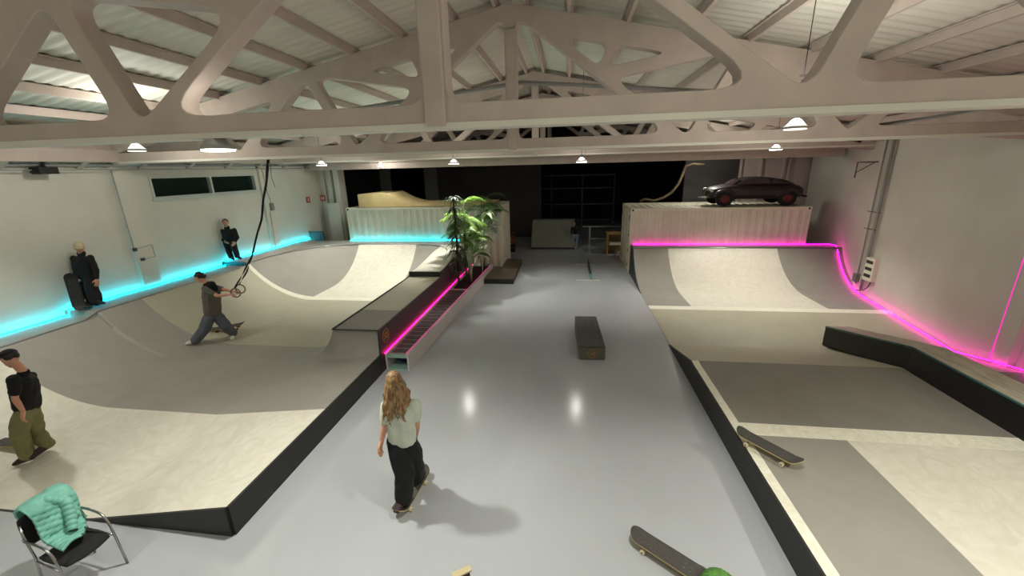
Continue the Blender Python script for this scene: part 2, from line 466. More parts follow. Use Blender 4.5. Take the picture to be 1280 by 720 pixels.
# coping tube following the deck edge
pts = [V((-9.98, y, 1.17 if y < 6.85 else 1.275)) for y in [3.3 + i * .3 for i in range(26)]]
bm = nb(); tube(bm, pts, .02); obj('coping', bm, 'steel', bowl)
pts = [V((-10.2, y, 1.29)) for y in [11.15 + i * .2 for i in range(7)]]
for i in range(13):
    a = PI - i * PI / 2 / 12; pts.append(V((-10.2 + 2.3 + 2.3 * math.cos(a), 14.75 - 2.3 + 2.3 * math.sin(a), 1.285)))
pts += [V((x, 14.75, 1.28)) for x in (-7.5, -7, -6.5, -6)]
for i in range(11):
    a = PI / 2 - i * PI / 2 / 10 * .8; pts.append(V((-4.15 - 1.7 + 1.7 * math.cos(a), 14.75 - 1.7 + 1.7 * math.sin(a), 1.28)))
bm = nb(); tube(bm, pts, .02); obj('coping', bm, 'steel', bowl)
bm = nb(); tube(bm, [(-4.75, 7.1, .93), (-4.75, 11.29, .93)], .022); tube(bm, [(-4.75, 7.1, .93), (-3.8, 7.1, .93)], .012); obj('coping', bm, 'steel_dark', bowl)
bm = nb(); box(bm, -4.75, -3.8, 11.265, 11.3, .9, 1.085); obj('block_face', bm, 'side_black', bowl)
bm = nb(); box(bm, -10.78, -9.98, 11.05, 11.1, 1.2, 1.39); obj('step_face', bm, 'steel_dark', bowl)
def text_mesh(txt, size, depth=.004):
    cu = bpy.data.curves.new('t', 'FONT'); cu.body = txt; cu.size = size; cu.extrude = depth; cu.align_x = 'CENTER'; cu.align_y = 'CENTER'
    o = bpy.data.objects.new('t', cu); C.objects.link(o); bpy.context.view_layer.update()
    me = bpy.data.meshes.new_from_object(o.evaluated_get(bpy.context.evaluated_depsgraph_get())); bpy.data.objects.remove(o); me.materials.clear(); return me
def monogram(parent, mtx, size, m='gold'):
    me = text_mesh('SB', size); me.transform(mtx); obj('monogram', me, m, parent)
    bm = nb(); n = 28; tube(bm, [mtx @ V((size * .72 * math.cos(i * 2 * PI / n), size * .72 * math.sin(i * 2 * PI / n), 0)) for i in range(n)], size * .035, 6, closed=True)
    obj('monogram_ring', bm, m, parent)
monogram(bowl, Matrix.Translation((-3.765, 7.4, .7)) @ Matrix.Rotation(PI / 2, 4, 'Z') @ Matrix.Rotation(PI / 2, 4, 'X'), .2)

# right ramp
RX0 = 2.35; RY0 = 1.4; RY1 = 15.6
def right_z(x, y):
    if y < 7.35: return .40
    if y < 8.95: return .40 * (8.95 - y) / 1.6 + .012
    return .012 + quarter(15.0 - y, 2.1, 1.09)
def right_m(x, y):
    if y < 7.35:
        if x < 2.47: return 4
        if y > 5.42: return 1
        if y > 5.14: return 4
        return 0 if x < 3.72 else 3
    if y < 11.4: return 2
    if y < 11.7: return 4
    if y > 15.0: return 0
    return 3 if 3.56 < x < 7.2 else 0
rr = thing('quarter_ramp', 'grey and plywood ramp on the right with quarter pipe and raised platform', 'skate ramp', (5.5, RY0, 0))
ys2 = sorted(set(frange(RY0, RY1, .1, (5.14, 5.42, 7.35, 8.95, 11.4, 11.7, 15.0, 12.9))))
bm = nb(); G = []
base = [2.35, 2.47, 3.0, 3.56, 3.72, 4.5, 5.5, 6.5, 7.2]
for y in ys2:
    row = base + [rwx(y) - (rwx(y) - 7.2) * .5 if y > 4 else (7.2 + rwx(y)) / 2, rwx(y) + .02]
    if rwx(y) < 7.3: row = base[:-1] + [6.8, 6.9, rwx(y) + .02]
    G.append([bm.verts.new((x, y, right_z(x, y))) for x in row])
for j in range(len(ys2) - 1):
    for i in range(len(G[0]) - 1):
        f = bm.faces.new((G[j][i], G[j][i + 1], G[j + 1][i + 1], G[j + 1][i])); c = f.calc_center_median()
        f.material_index = right_m(c.x, c.y); f.smooth = c.y > 9
obj('riding_surface', bm, ['ramp_grey', 'ramp_darkgrey', 'ramp_beige', 'ply_light', 'stripe_white'], rr)
skirt('side_skirt', [(RX0, y) for y in ys2 if y < 9.0], right_z, 'side_black', rr, (-.03, 0))
skirt('side_skirt', [(RX0, y) for y in ys2 if y > 12.8], lambda x, y: right_z(x, y) - .004, 'steel_dark', rr, (-.02, 0))
bm = nb(); tube(bm, [(RX0, 15.0, 1.10), (rwx(15) - .02, 15.0, 1.10)], .03); obj('coping', bm, 'steel', rr)
# bent ledge along the right wall, over the platform and down the bank
led = thing('grind_ledge', 'long bent black ledge with teal edging and a worn wooden top', 'ledge', (6.1, 7.3, .4))
LP = [(5.94, 3.0, .4, .45, .62), (5.94, 7.3, .4, .45, .52), (5.68, 9.2, .02, .44, .5)]
def ledge(zlo, zhi, xo0, m, nm, wfun=None):
    bm = nb(); R = []
    for x, y, z, h, wd in LP:
        z0 = z + (zlo if zlo >= 0 else h + zlo); z1 = z + h + zhi
        R.append([bm.verts.new(p) for p in ((x + xo0, y, z0), (x + wd - xo0, y, z0), (x + wd - xo0, y, z1), (x + xo0, y, z1))])
    for a, b in zip(R, R[1:]):
        for i in range(4): bm.faces.new((a[i], a[(i + 1) % 4], b[(i + 1) % 4], b[i]))
    bm.faces.new(R[0]); bm.faces.new(R[-1][::-1]); bmesh.ops.recalc_face_normals(bm, faces=bm.faces[:])
    return obj(nm, bm, m, led)
ledge(0, -.035, 0, 'ledge_black', 'body'); ledge(-.035, 0, .012, 'ledge_top', 'top_board')
bm = nb(); tube(bm, [(x + .004, y, z + h - .012) for x, y, z, h, wd in LP], .017); tube(bm, [(LP[2][0], 9.2, .45), (LP[2][0] + .5, 9.2, .45)], .012); obj('edge_angle', bm, 'teal_edge', led)

# ------------------------------------------------------------------ LED strips
def strip(name, pts, m, label, r=.012):
    bm = nb(); tube(bm, pts, r, 6); return tag(obj(name, bm, m), label, 'light strip')
LX = LW + .105
strip('light_strip', [(LX, 3.0, 1.195), (LX, 6.84, 1.195), (LX, 6.86, 1.30), (LX, 11.07, 1.30)], 'led_cyan', 'glowing cyan strip light along left wall at the bowl deck, nearer run', .008)
strip('light_strip', [(LX, 11.08, 1.30), (LX, 11.1, 1.405), (LX, 15.5, 1.405)], 'led_cyan', 'glowing cyan strip light along left wall behind the higher deck step', .008)
strip('light_strip', [(-8.95, 15.54, 1.30), (-3.85, 15.54, 1.30)], 'led_cyan', 'glowing cyan strip light at the foot of the left container', .007)
strip('light_strip', [(2.42, 15.54, 1.13), (8.5, 15.54, 1.13)], 'led_magenta', 'glowing magenta strip light at the foot of the right container', .006)
RG = .15
pts = [(8.52, 15.54, 1.14), (rwx(15.4) - RG - .1, 15.45, 1.15), (rwx(15.1) - RG, 15.1, 1.16)] + [(rwx(y) - RG, y, right_z(0, y) + .05) for y in [15.0 - i * .15 for i in range(1, 15)]] + [(rwx(y) - RG, y, right_z(0, y) + .05) for y in (12, 10, 8.95)] + [(rwx(8.15) - RG - .04, 8.15, .27), (rwx(7.7) - RG - .04, 7.7, .38), (rwx(7.35) - RG - .02, 7.35, .445), (rwx(3) - RG, 3, .425)]
strip('light_strip', pts, 'led_magenta', 'glowing magenta strip light snaking down along the right wall', .0055)
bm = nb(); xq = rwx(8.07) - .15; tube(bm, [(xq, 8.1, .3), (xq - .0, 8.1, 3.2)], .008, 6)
tag(obj('light_strip', bm, 'pilaster_glow'), 'upright magenta strip added for the reflected glow on the pilaster corner at right edge', 'light strip')  # glow only imitates magenta light bouncing off the pilaster

# ------------------------------------------------------------------ lane furniture
def qprism(bm, q, z0, z1, mi=0): prism(bm, q, 'z', z0, z1, mi)
# long planter beside the bowl
pl = thing('planter_box', 'long white planter box with pink-lit grate top against the bowl', 'planter', (-3.45, 7.2, 0))
def po(y): return -3.24 + (y - 7.2) * .034
PY0, PYM, PY1 = 7.2, 11.9, 15.4; PI_ = -3.735
bm = nb(); qprism(bm, [(po(PY0) - .03, PY0), (po(PY0), PY0), (po(PY1), PY1), (po(PY1) - .03, PY1)], 0, .37); obj('outer_panel', bm, 'planter_white', pl)
bm = nb(); box(bm, PI_, PI_ + .03, PY0, PY1, 0, .37); obj('inner_panel', bm, 'planter_white', pl)
bm = nb(); qprism(bm, [(PI_ + .03, PY0 + .01), (po(PY0) - .03, PY0 + .01), (po(PY1) - .03, PY1 - .01), (PI_ + .03, PY1 - .01)], 0.0, .03); box(bm, PI_ + .03, po(PY1) - .03, PY1 - .03, PY1, .03, .37); obj('bottom_panel', bm, 'frost', pl)
bm = nb(); qprism(bm, [(PI_ + .03, PY0), (po(PY0) - .03, PY0), (po(PYM) - .03, PYM), (PI_ + .03, PYM)], .335, .35); obj('cover_panel', bm, 'grate', pl)
bm = nb()
n = 19
for i in range(n):
    y = PY0 + .12 + i * (PYM - PY0 - .2) / n; box(bm, PI_ + .09, po(y) - .1, y, y + .17, .352, .362)
obj('grate_tiles', bm, 'board_grey', pl)
bm = nb(); box(bm, PI_ + .03, po(PY0) - .03, PY0 - .002, PY0 + .015, .29, .37); obj('end_frame', bm, 'frost', pl)
bm = nb(); qprism(bm, [(PI_ + .03, PYM + .02), (po(PYM) - .03, PYM + .02), (po(PY1) - .03, PY1 - .03), (PI_ + .03, PY1 - .03)], .03, .28); obj('soil', bm, 'soil', pl)
bm = nb(); box(bm, PI_ + .03, po(PYM) - .03, PYM, PYM + .02, .03, .37); obj('divider', bm, 'planter_white', pl)
bm = nb()
bm.free()
for y in (7.6, 9.0, 10.3):
    bm = nb(); ball(bm, (-3.5, y, .14), .11, 12, sc=(1.2, 1.6, 1)); obj('stored_bundle', bm, 'navy_blue', pl)
bm = nb(); tube(bm, [(-3.745, 7.2, .385), (-3.745, 15.3, .385)], .006, 6)
tag(obj('light_strip', bm, 'led_pink'), 'glowing pink strip light between bowl side and long planter', 'light strip')
bm = nb(); tube(bm, [(po(PY0) - .06, 7.24, .366), (po(PY1) - .06, 15.3, .366)], .007, 6)
tag(obj('light_strip', bm, 'rim_glow'), 'thin pink strip with painted-in glow along the outer rim of the planter top', 'light strip')  # rim is no light source; its pink shine is put into the material

# manual pad, SB box, low rail
mp = thing('manual_pad', 'low wide wooden manual pad on the lane beside the plants', 'skate box', (-2.45, 13.9, 0))
bm = nb(); qprism(bm, [(-3.0, 13.8), (-1.93, 13.8), (-2.0, 17.1), (-3.0, 17.1)], 0, .17); obj('body', bm, 'side_black', mp, bevel=.008)
bm = nb(); qprism(bm, [(-3.0, 13.8), (-1.93, 13.8), (-2.0, 17.1), (-3.0, 17.1)], .17, .2); obj('top_board', bm, 'pad_top', mp, bevel=.005)
sb = thing('grind_box', 'small dark wooden grind box with gold monogram in mid lane', 'skate box', (.5, 8.95, 0), 0.045)
bm = nb(); box(bm, -.27, .27, -.92, .92, 0, .285); obj('body', bm, 'box_side', sb, local=True, bevel=.006)
bm = nb(); box(bm, -.27, .27, -.92, .92, .285, .31); obj('top_board', bm, 'box_dark', sb, local=True, bevel=.004)
mm = Matrix.Translation((0, -.925, .15)) @ Matrix.Rotation(PI / 2, 4, 'X')
me = text_mesh('SB', .13); me.transform(mm); obj('monogram', me, 'gold', sb, local=True)
bm = nb(); tube(bm, [mm @ V((.1 * math.cos(i * PI / 12), .1 * math.sin(i * PI / 12), 0)) for i in range(24)], .006, 6, closed=True); obj('monogram_ring', bm, 'gold', sb, local=True)
ra = thing('low_rail', 'narrow low grey rail with teal end standing alone in the lane', 'rail', (.83, 14.6, 0))
bm = nb(); box(bm, .8, .86, 14.55, 16.9, 0, .22); obj('body', bm, 'steel_dark', ra)
bm = nb(); box(bm, .79, .87, 14.52, 14.55, 0, .225); obj('end_plate', bm, 'tealglass', ra)
bm = nb()
box(bm, .3, 1.15, 14.44, 14.47, 0.0, .006); box(bm, .3, 1.0, 16.9, 16.93, 0, .006)
ra2 = obj('floor_marking', bm, 'stripe_white'); tag(ra2, 'pair of thin pale lines on the floor at the low rail', 'marking')

# ------------------------------------------------------------------ containers
def container(name, label, x0, x1, y0, y1, h, doors=None):
    t = thing(name, label, 'container', ((x0 + x1) / 2, y0, 0))
    bm = nb(); p = .09
    for x in (x0, x1 - p):
        for y in (y0, y1 - p): box(bm, x, x + p, y, y + p, 0, h)
    for z in (0, h - .1):
        box(bm, x0 + p, x1 - p, y0, y0 + .06, z, z + .1); box(bm, x0 + p, x1 - p, y1 - .06, y1, z, z + .1)
        box(bm, x0, x0 + .06, y0 + p, y1 - p, z, z + .1); box(bm, x1 - .06, x1, y0 + p, y1 - p, z, z + .1)
    obj('frame', bm, 'container', t, bevel=.006)
    for x in (x0, x1 - .16):
        for z in (0, h - .12):
            bm = nb(); box(bm, x - .006, x + .166, y0 - .01, y0 + .16, z - .0, z + .124); c = obj('corner_casting', bm, 'container', t, bevel=.01)
            bm = nb(); ball(bm, (x + .08, y0 - .012, z + .06), .035, 10, sc=(1, .25, 1.2)); obj('hole', bm, 'black', c)
            bm = nb(); ball(bm, (x - .008 if x == x0 else x + .168, y0 + .08, z + .06), .035, 10, sc=(.25, 1, 1.2)); obj('hole', bm, 'black', c)
    def corr(a0, a1, fn, z0, z1, nm, parent=t):
        bm = nb(); pr = None; a = a0; per = .28; offs = [(0, 0), (.08, 0), (.13, 1), (.23, 1)]
        L = []
        while a < a1:
            for o_, d in offs:
                if a + o_ < a1: L.append((a + o_, d))
            a += per
        L.append((a1, 0))
        for s, d in L:
            A = bm.verts.new(fn(s, d * .036, z0)); B = bm.verts.new(fn(s, d * .036, z1))
            if pr: bm.faces.new((pr[0], A, B, pr[1]))
            pr = (A, B)
        return obj(nm, bm, 'container', parent)
    corr(x0 + p, x1 - p, lambda s, d, z: V((s, y0 + .015 + d, z)), .1, h - .1, 'front_side_panel')
    corr(x0 + p, x1 - p, lambda s, d, z: V((s, y1 - .015 - d, z)), .1, h - .1, 'rear_side_panel')
    corr(x0 + .06, x1 - .06, lambda s, d, z: V((s, y0 + .06 if z < 1 else y1 - .06, h - .03 - d)), 0, 2, 'roof_panel')
    corr(y0 + p, y1 - p, lambda s, d, z: V((x1 - .015 - d, s, z)), .1, h - .1, 'end_panel')
    ym = (y0 + y1) / 2
    for a, b in ((y0 + p, ym - .01), (ym + .01, y1 - p)):
        dd = corr(a, b, lambda s, d, z: V((x0 + .02 + d, s, z)), .1, h - .1, 'door')
        for f in (.3, .7):
            y = a + (b - a) * f; bm = nb(); tube(bm, [(x0 - .02, y, .08), (x0 - .02, y, h - .06)], .016)
            for z in (.15, .9, h - .2): box(bm, x0 - .03, x0 + .02, y - .04, y + .04, z, z + .06)
            obj('lock_rod', bm, 'container', dd)
        for z in (.25, .8, 1.4, 2.0, h - .35):
            bm = nb(); box(bm, x0 - .014, x0 + .02, (a if a < ym - .5 else b - .1), (a + .1 if a < ym - .5 else b), z, z + .09); obj('hinge', bm, 'rust', dd)
    return t
container('shipping_container', 'white shipping container behind the bowl with a wooden ramp on top', -9.0, -2.62, 15.62, 18.05, 2.6)
container('shipping_container', 'white shipping container on the right carrying the old black car', 2.27, 8.42, 15.62, 18.05, 2.44)
# wooden mini ramp on the left container
mr = thing('wooden_ramp', 'wooden mini ramp with curved transition on top of left container', 'skate ramp', (-6.5, 16, 2.6))
prof = [(-8.6, 2.6), (-8.6, 3.12), (-8.4, 3.14)] + [(-7.4, 3.16)]
for i in range(1, 11):
    tq = i / 10; prof.append((-7.35 + 1.35 * tq, 2.70 + .46 * (1 - tq) ** 2))
prof += [(-3.0, 2.70), (-3.0, 2.6)]
bm = nb(); prism(bm, prof, 'y', 15.95, 16.0); prism(bm, prof, 'y', 17.7, 17.75); obj('side_panel', bm, 'wood_ramp', mr)
bm = nb(); pr = None
for (x, z) in prof[1:-1]:
    A = bm.verts.new((x, 16.0, z - .005)); B = bm.verts.new((x, 17.7, z - .005))
    if pr: bm.faces.new((pr[0], A, B, pr[1]))
    pr = (A, B)
obj('riding_surface', bm, 'wood_ramp', mr, smooth=True)
bm = nb(); tube(bm, [(-7.4, 15.95, 3.165), (-7.4, 17.75, 3.165)], .02); obj('coping', bm, 'steel', mr)
bm = nb(); box(bm, -9.5, -9.02, 16.1, 17.2, 2.6, 2.66); o = obj('wooden_board', bm, 'wood_tan'); 
bpy.data.objects.remove(o)
bm = nb(); tube(bm, [aty(*p, 18.2) for p in ((880, 206), (866, 205), (857, 208), (853, 218), (848, 230), (840, 240), (830, 247), (818, 251), (806, 249), (800, 252))], .055, 10, 0)
tag(obj('duct_hose', bm, 'hose', smooth=True), 'thick tan hose hanging in an arc behind the right container', 'hose')

# ------------------------------------------------------------------ old car
car = thing('vintage_car', 'black rounded vintage sedan with red wheels parked on the right container', 'car', (6.72, 16.75, 2.44), PI)
def car_body():
    # side outline (x forward), width profile by height
    bm = nb()
    # sections along x: (x, half width at belt, zbottom, zbelt, ztop(belt shoulder))
    secs = [(-1.78, .42, .42, .60, .64), (-1.7, .56, .34, .66, .76), (-1.5, .66, .26, .70, .86), (-1.1, .70, .24, .72, .93), (-.5, .72, .24, .74, .94), (.1, .72, .24, .74, .93), (.6, .70, .24, .74, .92), (.85, .68, .24, .74, .90),
            (1.15, .62, .26, .72, .84), (1.42, .54, .30, .66, .78), (1.58, .44, .34, .60, .70), (1.66, .30, .40, .54, .60)]
    rings = []
    for x, w, zb, zm, zt in secs:
        R = []
        for y, z in ((w * .86, zb), (w, zb + (zm - zb) * .45), (w * .99, zm), (w * .8, zt - .03), (w * .4, zt), (0, zt + .015)): R.append((y, z))
        R = R + [(-y, z) for y, z in R[-2::-1]]
        rings.append([bm.verts.new((x, y, z)) for y, z in R])
    n = len(rings[0])
    for a, b in zip(rings, rings[1:]):
        for i in range(n): bm.faces.new((a[i], b[i], b[(i + 1) % n], a[(i + 1) % n]))
    bm.faces.new(rings[0]); bm.faces.new(rings[-1][::-1]); bmesh.ops.recalc_face_normals(bm, faces=bm.faces[:])
    return bm
o = obj('body', car_body(), 'car_black', car, smooth=True, local=True)
s = o.modifiers.new('sub', 'SUBSURF'); s.levels = 2; s.render_levels = 2
# cabin
bm = nb(); rings = []
for x, w, z in [(-1.52, .38, .84), (-1.3, .5, .98), (-1.0, .56, 1.10), (-.5, .57, 1.185), (.0, .57, 1.20), (.3, .56, 1.17), (.48, .53, 1.08), (.74, .5, .90)]:
    zb = .80; hgt = z - zb
    R = [(w + .07, zb), (w + .03, zb + hgt * .5), (w * .93, zb + hgt * .8), (w * .62, z - .01), (0, z)]
    R = R + [(-a, b) for a, b in R[-2::-1]]; rings.append([bm.verts.new((x, a, b)) for a, b in R])
n = len(rings[0])
for a, b in zip(rings, rings[1:]):
    for i in range(n): bm.faces.new((a[i], b[i], b[(i + 1) % n], a[(i + 1) % n]))
bm.faces.new(rings[0]); bm.faces.new(rings[-1][::-1]); bmesh.ops.recalc_face_normals(bm, faces=bm.faces[:])
o = obj('roof', bm, 'car_black', car, smooth=True, local=True); s = o.modifiers.new('sub', 'SUBSURF'); s.levels = 2; s.render_levels = 2
for sgn in (-1, 1):
    for q in ([(.5, .93), (.33, 1.1), (.14, 1.12), (.12, .93)], [(.06, .93), (.08, 1.12), (-.42, 1.115), (-.44, .93)], [(-.52, .93), (-.52, 1.1), (-.78, 1.05), (-.92, .93)]):
        bm = nb(); vs = [bm.verts.new((x, sgn * (.655 - (z - .93) * .5), z)) for x, z in q]; vt = [bm.verts.new((x, sgn * (.60 - (z - .93) * .5), z)) for x, z in q]
        bm.faces.new(vs); bm.faces.new(vt[::-1])
        for i in range(4): bm.faces.new((vs[i], vt[i], vt[(i + 1) % 4], vs[(i + 1) % 4]))
        bmesh.ops.recalc_face_normals(bm, faces=bm.faces[:]); obj('side_window', bm, 'car_glass', car, local=True)
    for x in (-1.13, 1.08):
        bm = nb(); cyl(bm, (x, sgn * .5, .3), (x, sgn * .68, .3), .30, seg=24); wl = obj('wheel', bm, 'tyre', car, local=True)
        bm = nb(); cyl(bm, (x, sgn * .66, .3), (x, sgn * .695, .3), .185, .15, seg=24); cyl(bm, (x, sgn * .69, .3), (x, sgn * .715, .3), .07, .05, seg=16); obj('hubcap', bm, 'car_red', wl, local=True)
        bm = nb(); n = 14
        pts = [(x + .36 * math.cos(PI * i / n), sgn * .64, .36 + .30 * math.sin(PI * i / n)) for i in range(n + 1)]
        tube(bm, pts, .07, 8); obj('fender', bm, 'car_black', car, local=True, smooth=True)
    bm = nb(); ball(bm, (1.5, sgn * .44, .66), .085, 12, sc=(.7, 1, 1)); obj('headlight', bm, 'shoe_white', car, local=True)
bm = nb(); tube(bm, [(1.72, -.55, .36), (1.8, -.2, .36), (1.8, .2, .36), (1.72, .55, .36)], .035, 8); obj('bumper', bm, 'chrome', car, local=True)
bm = nb(); tube(bm, [(-1.84, -.5, .36), (-1.9, 0, .36), (-1.84, .5, .36)], .035, 8); obj('bumper', bm, 'steel_dark', car, local=True)
bm = nb()
for i in range(6): tube(bm, [(1.64 - i * .012, -.24, .5 + i * .045), (1.69 - i * .012, 0, .5 + i * .045), (1.64 - i * .012, .24, .5 + i * .045)], .012, 6)
obj('grille', bm, 'chrome', car, local=True)
bm = nb(); prism(bm, [(.78, .90), (.5, 1.10), (.485, 1.08), (.75, .88)], 'y', -.42, .42); obj('windscreen', bm, 'car_glass', car, local=True)
car.rotation_euler = (0, 0, PI)
car.scale = (.97, .97, .86)

# ------------------------------------------------------------------ wall fittings
def simple(name, label, cat, bm, m, group=None): return tag(obj(name, bm, m), label, cat, group)
bm = nb(); x = LW + .22
box(bm, x - .12, x + .12, 7.05, 7.35, 4.12, 4.26); cyl(bm, (x, 7.2, 4.25), (x, 7.2, 4.37), .03); box(bm, x - .08, x + .16, 7.0, 7.05, 4.14, 4.25)
simple('floodlight', 'small dark projector lamp mounted high on left wall under the rail', 'lamp', bm, 'black')
t = thing('safety_sign', 'small red safety sign on the end of the left wall near the far corner', 'sign', (LW, 15.9, 2.95))
bm = nb(); box(bm, LW, LW + .02, 15.78, 16.02, 2.82, 3.06); obj('plate', bm, 'sign_red', t)
bm = nb(); box(bm, LW + .02, LW + .025, 15.87, 15.93, 2.87, 3.01); obj('symbol', bm, 'sign_mark', t)
t = thing('safety_sign', 'square red fire equipment sign on the far left corner wall', 'sign', (-10.72, 16.88, 2.95))
bm = nb(); box(bm, -10.8, -10.56, 16.76, 16.78, 2.83, 3.07); obj('plate', bm, 'sign_red', t)
bm = nb(); box(bm, -10.76, -10.72, 16.755, 16.76, 2.88, 3.02); box(bm, -10.7, -10.66, 16.755, 16.76, 2.88, 2.98); box(bm, -10.64, -10.6, 16.755, 16.76, 2.88, 3.02); obj('symbol', bm, 'sign_mark', t)
t = thing('display_board', 'dark grey framed board leaning in the far left corner', 'board', (-10.4, 15.48, 1.29))
bm = nb(); box(bm, -10.70, -10.1, 15.46, 15.5, 1.3, 1.66); obj('panel', bm, 'board_grey', t)
bm = nb()
for a in ((-10.7, -10.07, 1.66, 1.69), (-10.1, -10.06, 1.29, 1.69), (-10.22, -10.18, 1.36, 1.6)): box(bm, a[0], a[1], 15.44, 15.5, a[2], a[3])
obj('frame', bm, 'steel_dark', t)
# cable loops and box on left pilasters
t = thing('junction_box', 'small pale junction box with conduit on the nearer left pilaster', 'box', (LW + .1, 8.6, 2.4))
bm = nb(); box(bm, LW + .09, LW + .14, 8.5, 8.58, 2.25, 2.33); box(bm, LW + .09, LW + .14, 8.62, 8.7, 1.98, 2.05); obj('housing', bm, 'steel_dark', t)
bm = nb(); tube(bm, [(LW + .1, 8.54, 4.2), (LW + .1, 8.54, 2.33)], .01); tube(bm, [(LW + .1, 8.58, 2.3), (LW + .1, 9.0, 2.33), (LW + .1, 9.0, 2.02), (LW + .1, 8.7, 2.0)], .008); obj('conduit', bm, 'lamp_body', t)
t = thing('socket_box', 'small grey switch box with cable on the farther left pilaster', 'box', (LW + .1, 13.6, 2.8))
bm = nb(); box(bm, LW + .09, LW + .15, 13.5, 13.66, 2.75, 3.0); obj('housing', bm, 'panel_grey', t)
bm = nb(); tube(bm, [(LW + .1, 13.45, 4.2), (LW + .11, 13.5, 3.4), (LW + .1, 13.6, 3.0)], .01); tube(bm, [(LW + .1, 13.45, 2.7), (LW + .1, 13.4, 1.4)], .012); obj('conduit', bm, 'lamp_body', t)
# right electric panel with pipes
xw = rwx(13.0)
t = thing('electric_panel', 'white electric panel with breakers fed by pipes on right wall', 'electric panel', (xw - .1, 13.0, .8))
bm = nb(); box(bm, xw - .2, xw + .02, 12.62, 12.98, .55, 1.22); obj('housing', bm, 'panel_white', t, bevel=.01)
bm = nb()
for z in (.66, .86, 1.06):
    for j in range(5): box(bm, xw - .215, xw - .2, 12.67 + j * .055, 12.705 + j * .055, z, z + .09)
obj('breakers', bm, 'steel_dark', t)
bm = nb(); tube(bm, [(xw - .08, 13.1, .2), (xw - .08, 13.1, 4.6)], .045); obj('pipe', bm, 'lamp_body', t)
bm = nb(); tube(bm, [(xw - .06, 13.38, .3), (xw - .06, 13.4, 4.5)], .022); obj('pipe', bm, 'lamp_body', t)
bm = nb(); tube(bm, [(xw - .12, 12.7, .55), (xw - .14, 12.75, .35), (xw - .12, 12.95, .2), (xw - .1, 13.25, .12)], .014); obj('cable', bm, 'wire', t)
bm = nb(); box(bm, xw - .12, xw + .05, 13.35, 13.5, .35, .6); obj('switch', bm, 'panel_grey', t)
bm = nb()
for z in (2.0, 2.5): tube(bm, [(xw - .1, 13.0, z), (xw - .1, 13.5, z)], .012)
obj('pipe_clamp', bm, 'steel_dark', t)
xb = rwx(13.9)
bm = nb(); tube(bm, [(xb, 13.9, 3.9), (xb - .55, 13.9, 3.9), (xb - .55, 13.9, 3.45)], .018, 6); tube(bm, [(xb - .55, 13.9, 3.6), (xb - .1, 13.9, 3.88)], .012, 6)
simple('wall_bracket', 'thin dark angled bracket high on right wall beside the pipes', 'bracket', bm, 'wire')

# ------------------------------------------------------------------ far items
t = thing('bank_ramp', 'small grey bank ramp at the dark far end of the lane', 'skate ramp', (-.75, 20.3, 0))
bm = nb(); prism(bm, [(20.25, 0), (20.25, .09), (21.3, 1.33), (21.7, 1.33), (21.7, 0)], 'x', -1.88, .3); obj('body', bm, 'side_black', t)
bm = nb(); prism(bm, [(20.25, .09), (20.24, .11), (21.29, 1.36), (21.7, 1.36), (21.7, 1.33), (21.3, 1.33)], 'x', -1.88, .3); obj('riding_surface', bm, 'bank_grey', t)
t = thing('metal_table', 'long grey table frame in the dark behind the far skater', 'table', (1.9, 22.3, 0))
bm = nb(); box(bm, .75, 2.9, 22, 22.7, .86, .92); obj('tabletop', bm, 'steel', t)
for x, y in ((1.1, 22.05), (2.84, 22.05), (1.1, 22.6), (2.84, 22.6)):
    bm = nb(); box(bm, x, x + .07, y, y + .07, 0, .86); obj('leg', bm, 'steel', t)
bm = nb(); box(bm, 1.17, 2.84, 22.06, 22.1, .2, .26); obj('stretcher', bm, 'steel', t)
t = thing('wooden_cabinet', 'tan wooden crate-like counter beside the right container', 'cabinet', (2.0, 19.2, 0))
bm = nb(); box(bm, 1.78, 1.84, 19.0, 19.9, 0, .95); box(bm, 1.84, 2.9, 19.84, 19.9, 0, .95); box(bm, 1.84, 2.9, 19.0, 19.84, .93, .95); obj('body', bm, 'wood_tan', t)
bm = nb(); box(bm, 1.9, 2.6, 18.95, 19.4, .45, .55); obj('shelf', bm, 'stripe_white', t)
t = thing('plant_pot', 'pale tapered plant pot in the dark behind the planter', 'plant pot', (-4.0, 18.9, 0))
p_ = (-3.45, 19.3)
bm = nb(); cyl(bm, (p_[0], p_[1], 0), (p_[0], p_[1], .95), .26, .36, 20); obj('pot', bm, 'pot_white', t)
bm = nb(); cyl(bm, (p_[0], p_[1], .93), (p_[0], p_[1], .955), .33, .33, 20); obj('soil', bm, 'soil', t)
t = thing('potted_plant', 'small plant with reddish leaves standing in the dark', 'plant', (-2.75, 19.6, 0))
bm = nb(); cyl(bm, (-2.75, 19.6, 0), (-2.75, 19.6, .35), .13, .17, 16); obj('pot', bm, 'soil', t)
bm = nb()
for i in range(26):
    a = random.uniform(0, 2 * PI); d = random.uniform(.05, .3); z = random.uniform(.4, .95); ball(bm, (-2.75 + d * math.cos(a), 19.6 + d * math.sin(a), z), .06, 6, sc=(1, 1, .4))
tube(bm, [(-2.75, 19.6, .3), (-2.75, 19.6, .7)], .012, 5); obj('leaves', bm, 'leaf_red', t)
t = thing('steel_rack', 'dim steel shelving frame in the dark rear hall', 'shelf', (-.5, 27, 0))
for x in (-3.2, -1.2, .8, 2.8):
    bm = nb(); box(bm, x, x + .08, 27, 27.08, 0, 3.6); obj('post', bm, 'steel_dark', t)
for z in (.6, 1.6, 2.6, 3.4):
    bm = nb(); box(bm, -3.2, 2.88, 27, 27.6, z, z + .07); obj('shelf', bm, 'steel_dark', t)
bm = nb(); box(bm, -8.55, -7.75, 23.9, 24.0, 2.2, 4.1); simple('white_panel', 'tall pale panel standing dimly behind the left container', 'panel', bm, 'panel_grey')
#EOF1

